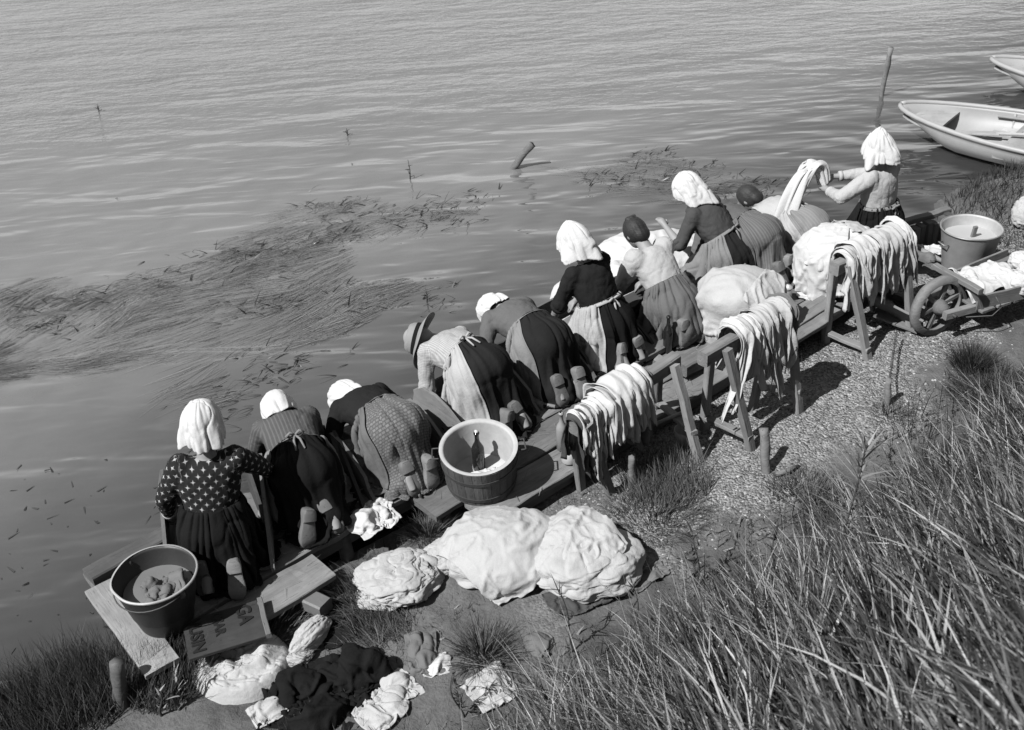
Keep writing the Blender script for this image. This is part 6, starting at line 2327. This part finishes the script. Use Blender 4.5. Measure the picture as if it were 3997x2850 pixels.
PA = np.array([(-5.143, 9.241, 0.000), (-3.930, 9.137, 0.000), (-3.069, 9.498, 0.000), (-2.608, 10.053, 0.000), (-2.070, 10.809, 0.000), (-1.644, 11.100, 0.000), (-0.949, 10.772, 0.000), (-0.286, 10.551, 0.000), (0.069, 10.198, 0.000), (-0.514, 9.935, 0.000), (-1.198, 9.697, 0.000), (-1.354, 9.201, 0.000), (-0.869, 8.896, 0.000), (-0.653, 8.546, 0.000), (-1.178, 8.390, 0.000), (-1.578, 8.018, 0.000), (-2.046, 7.604, 0.000), (-2.467, 7.253, 0.000), (-2.653, 7.560, 0.000), (-2.450, 8.119, 0.000), (-2.904, 8.131, 0.000), (-3.295, 7.819, 0.000), (-3.651, 7.821, 0.000), (-4.457, 7.466, 0.000)])[:, :2]
PB = np.array([(0.800, 11.377, 0.000), (1.364, 11.220, 0.000), (1.833, 11.609, 0.000), (2.204, 11.159, 0.000), (2.852, 10.434, 0.000), (2.518, 10.206, 0.000), (1.876, 10.178, 0.000), (1.286, 10.571, 0.000), (0.795, 10.968, 0.000)])[:, :2]
bs, az, ln, tn, wd, cv = [], [], [], [], [], []
for poly, n, a0 in ((PA, 34000, math.radians(208)), (PB, 2600, math.radians(165))):
    lo, hi = poly.min(0) - .2, poly.max(0) + .2
    x, y = RNG.uniform(lo[0], hi[0], n), RNG.uniform(lo[1], hi[1], n)
    p = np.stack([x, y, 0 * x], -1)
    wob = np.stack([vnoise(p * 1.4, 60), vnoise(p * 1.4 + 9, 61)], -1) * .35
    k = in_poly(x + wob[:, 0], y + wob[:, 1], poly) & (RNG.uniform(0, 1, n) < .26 + .74 * smooth01(vnoise(p * (1.3, 2.2, 1), 62) * 2.2 + .45) * (.4 + .6 * smooth01(vnoise(p * (3, 5, 1), 67) * 2 + .5)))
    x, y, p = x[k], y[k], p[k]
    n = len(x)
    bs.append(np.stack([x, y, RNG.uniform(.002, .012, n)], -1))
    az.append(a0 + .8 * vnoise(p * .8, 63) + .35 * vnoise(p * 3, 66) + RNG.normal(0, .13, n))
    ln.append(RNG.uniform(.12, .5, n))
    tn.append(np.clip(1.1 + .5 * vnoise(p * 3, 64) + RNG.normal(0, .35, n), .1, 2.0))
    wd.append(RNG.uniform(.002, .006, n))
bs, az, ln, tn, wd = [np.concatenate(q) for q in (bs, az, ln, tn, wd)]
n = len(bs)
blades(bs, ln, wd, np.full(n, math.pi / 2 - .01), az, RNG.uniform(-.01, .015, n), tn, REED, 'floating_weed', 4)
tag(bpy.data.objects['floating_weed'], 'mats of combed river weed floating on the water', 'river weed', kind='stuff')
# darker curled leaves standing proud of the mats
bs, ln, az = [], [], []
cent = [(-4.290, 8.947, 0.000), (-4.355, 8.728, 0.000), (-3.983, 8.552, 0.000), (-3.801, 8.933, 0.000), (-3.349, 9.258, 0.000), (-3.096, 9.081, 0.000), (-2.817, 9.699, 0.000), (-2.475, 9.707, 0.000), (-2.043, 9.597, 0.000), (-1.909, 9.902, 0.000), (-1.763, 9.938, 0.000), (-1.648, 10.034, 0.000), (-2.180, 9.208, 0.000), (-2.256, 8.653, 0.000), (-2.010, 8.668, 0.000), (-1.307, 8.627, 0.000), (-0.745, 8.625, 0.000), (-1.794, 10.462, 0.000), (-1.606, 10.679, 0.000), (-1.035, 10.354, 0.000), (-0.829, 10.385, 0.000), (-0.568, 10.171, 0.000), (-0.417, 10.570, 0.000), (1.189, 10.875, 0.000), (1.780, 10.885, 0.000), (2.022, 11.050, 0.000), (1.698, 11.449, 0.000), (2.513, 10.548, 0.000), (2.594, 10.441, 0.000), (-1.748, 7.684, 0.000), (-2.034, 7.528, 0.000), (-2.172, 7.152, 0.000)]
for c in cent:
    k = int(RNG.integers(18, 60))
    bs.append(np.array(c) + np.stack([RNG.normal(0, .20, k), RNG.normal(0, .13, k), RNG.uniform(-.01, .012, k)], -1))
bs = np.concatenate(bs)
n = len(bs)
blades(bs, RNG.uniform(.05, .20, n), RNG.uniform(.008, .020, n), RNG.uniform(.95, 1.5, n), RNG.choice([.6, 3.6], n) + RNG.normal(0, .5, n), RNG.uniform(.2, .9, n), np.clip(RNG.normal(.28, .25, n), .06, 1.5), REED, 'weed_leaves', 4)
tag(bpy.data.objects['weed_leaves'], 'dark curled leaves standing up out of the weed mats', 'river weed', kind='stuff')
n = 420
s_ = RNG.uniform(-2.2, 4.2, n)
o_ = np.clip(RNG.normal(.45, .28, n), .02, 1.3)
pj = R0 + s_[:, None] * SD + o_[:, None] * SN
kk = ~((o_ < .3) & (s_ < -.4)) & ~((o_ < .56) & (s_ < -.6) & (s_ > -1.36))
pj, n = pj[kk], int(kk.sum())
blades(np.concatenate([pj, np.full((n, 1), .258)], 1), RNG.uniform(.03, .16, n), RNG.uniform(.0025, .006, n), np.full(n, 1.54), RNG.uniform(0, 6.28, n), RNG.uniform(-.02, .05, n), RNG.uniform(.5, 2.2, n), GRASS, 'straw_litter', 3)
tag(bpy.data.objects['straw_litter'], 'bits of straw scattered on the jetty planks', 'straw', kind='stuff')
# specks of drift on the near water
n = 90
x = RNG.uniform(-3.6, -2.2, n)
y = RNG.uniform(4.3, 6.6, n)
k = shore_dist(x, y) < -.1
x, y = x[k], y[k]
blades(np.stack([x, y, 0 * x + .004], -1), RNG.uniform(.01, .10, len(x)), RNG.uniform(.005, .02, len(x)), np.full(len(x), 1.565), RNG.uniform(0, 6.28, len(x)), 0.0, RNG.uniform(.1, .5, len(x)), REED, 'drift_specks', 3)
tag(bpy.data.objects['drift_specks'], 'bits of leaf drifting on the water by the jetty corner', 'drift', kind='stuff')
for lab, c, h in (('thin twig standing in the water left of the leaning stump', (-0.969, 11.233, 0.000), .22), ('dark sprig floating far out on the left', (-5.057, 13.965, 0.000), .10), ('dark sprig floating in mid stream', (-1.766, 12.613, 0.000), .09), ('dark weed tip at the right end of the weed mat', (-0.709, 8.553, 0.000), .14)):
    c = np.array(c)
    m = MB().tube([c + (0, 0, -.05), c + (.01, 0, h * .5), c + (0, .01, h)], [.008, .006, .003], 6)
    for j in range(4):
        e = np.array([math.cos(j * 1.9), math.sin(j * 1.9), .4])
        m.tube([c + (0, 0, h * (.1 + .2 * j)), c + (0, 0, h * (.1 + .2 * j)) + e * .05], [.006, .002], 5)
    tag(m.build('water_sprig', MATS['weed_stem']), lab, 'sprig')
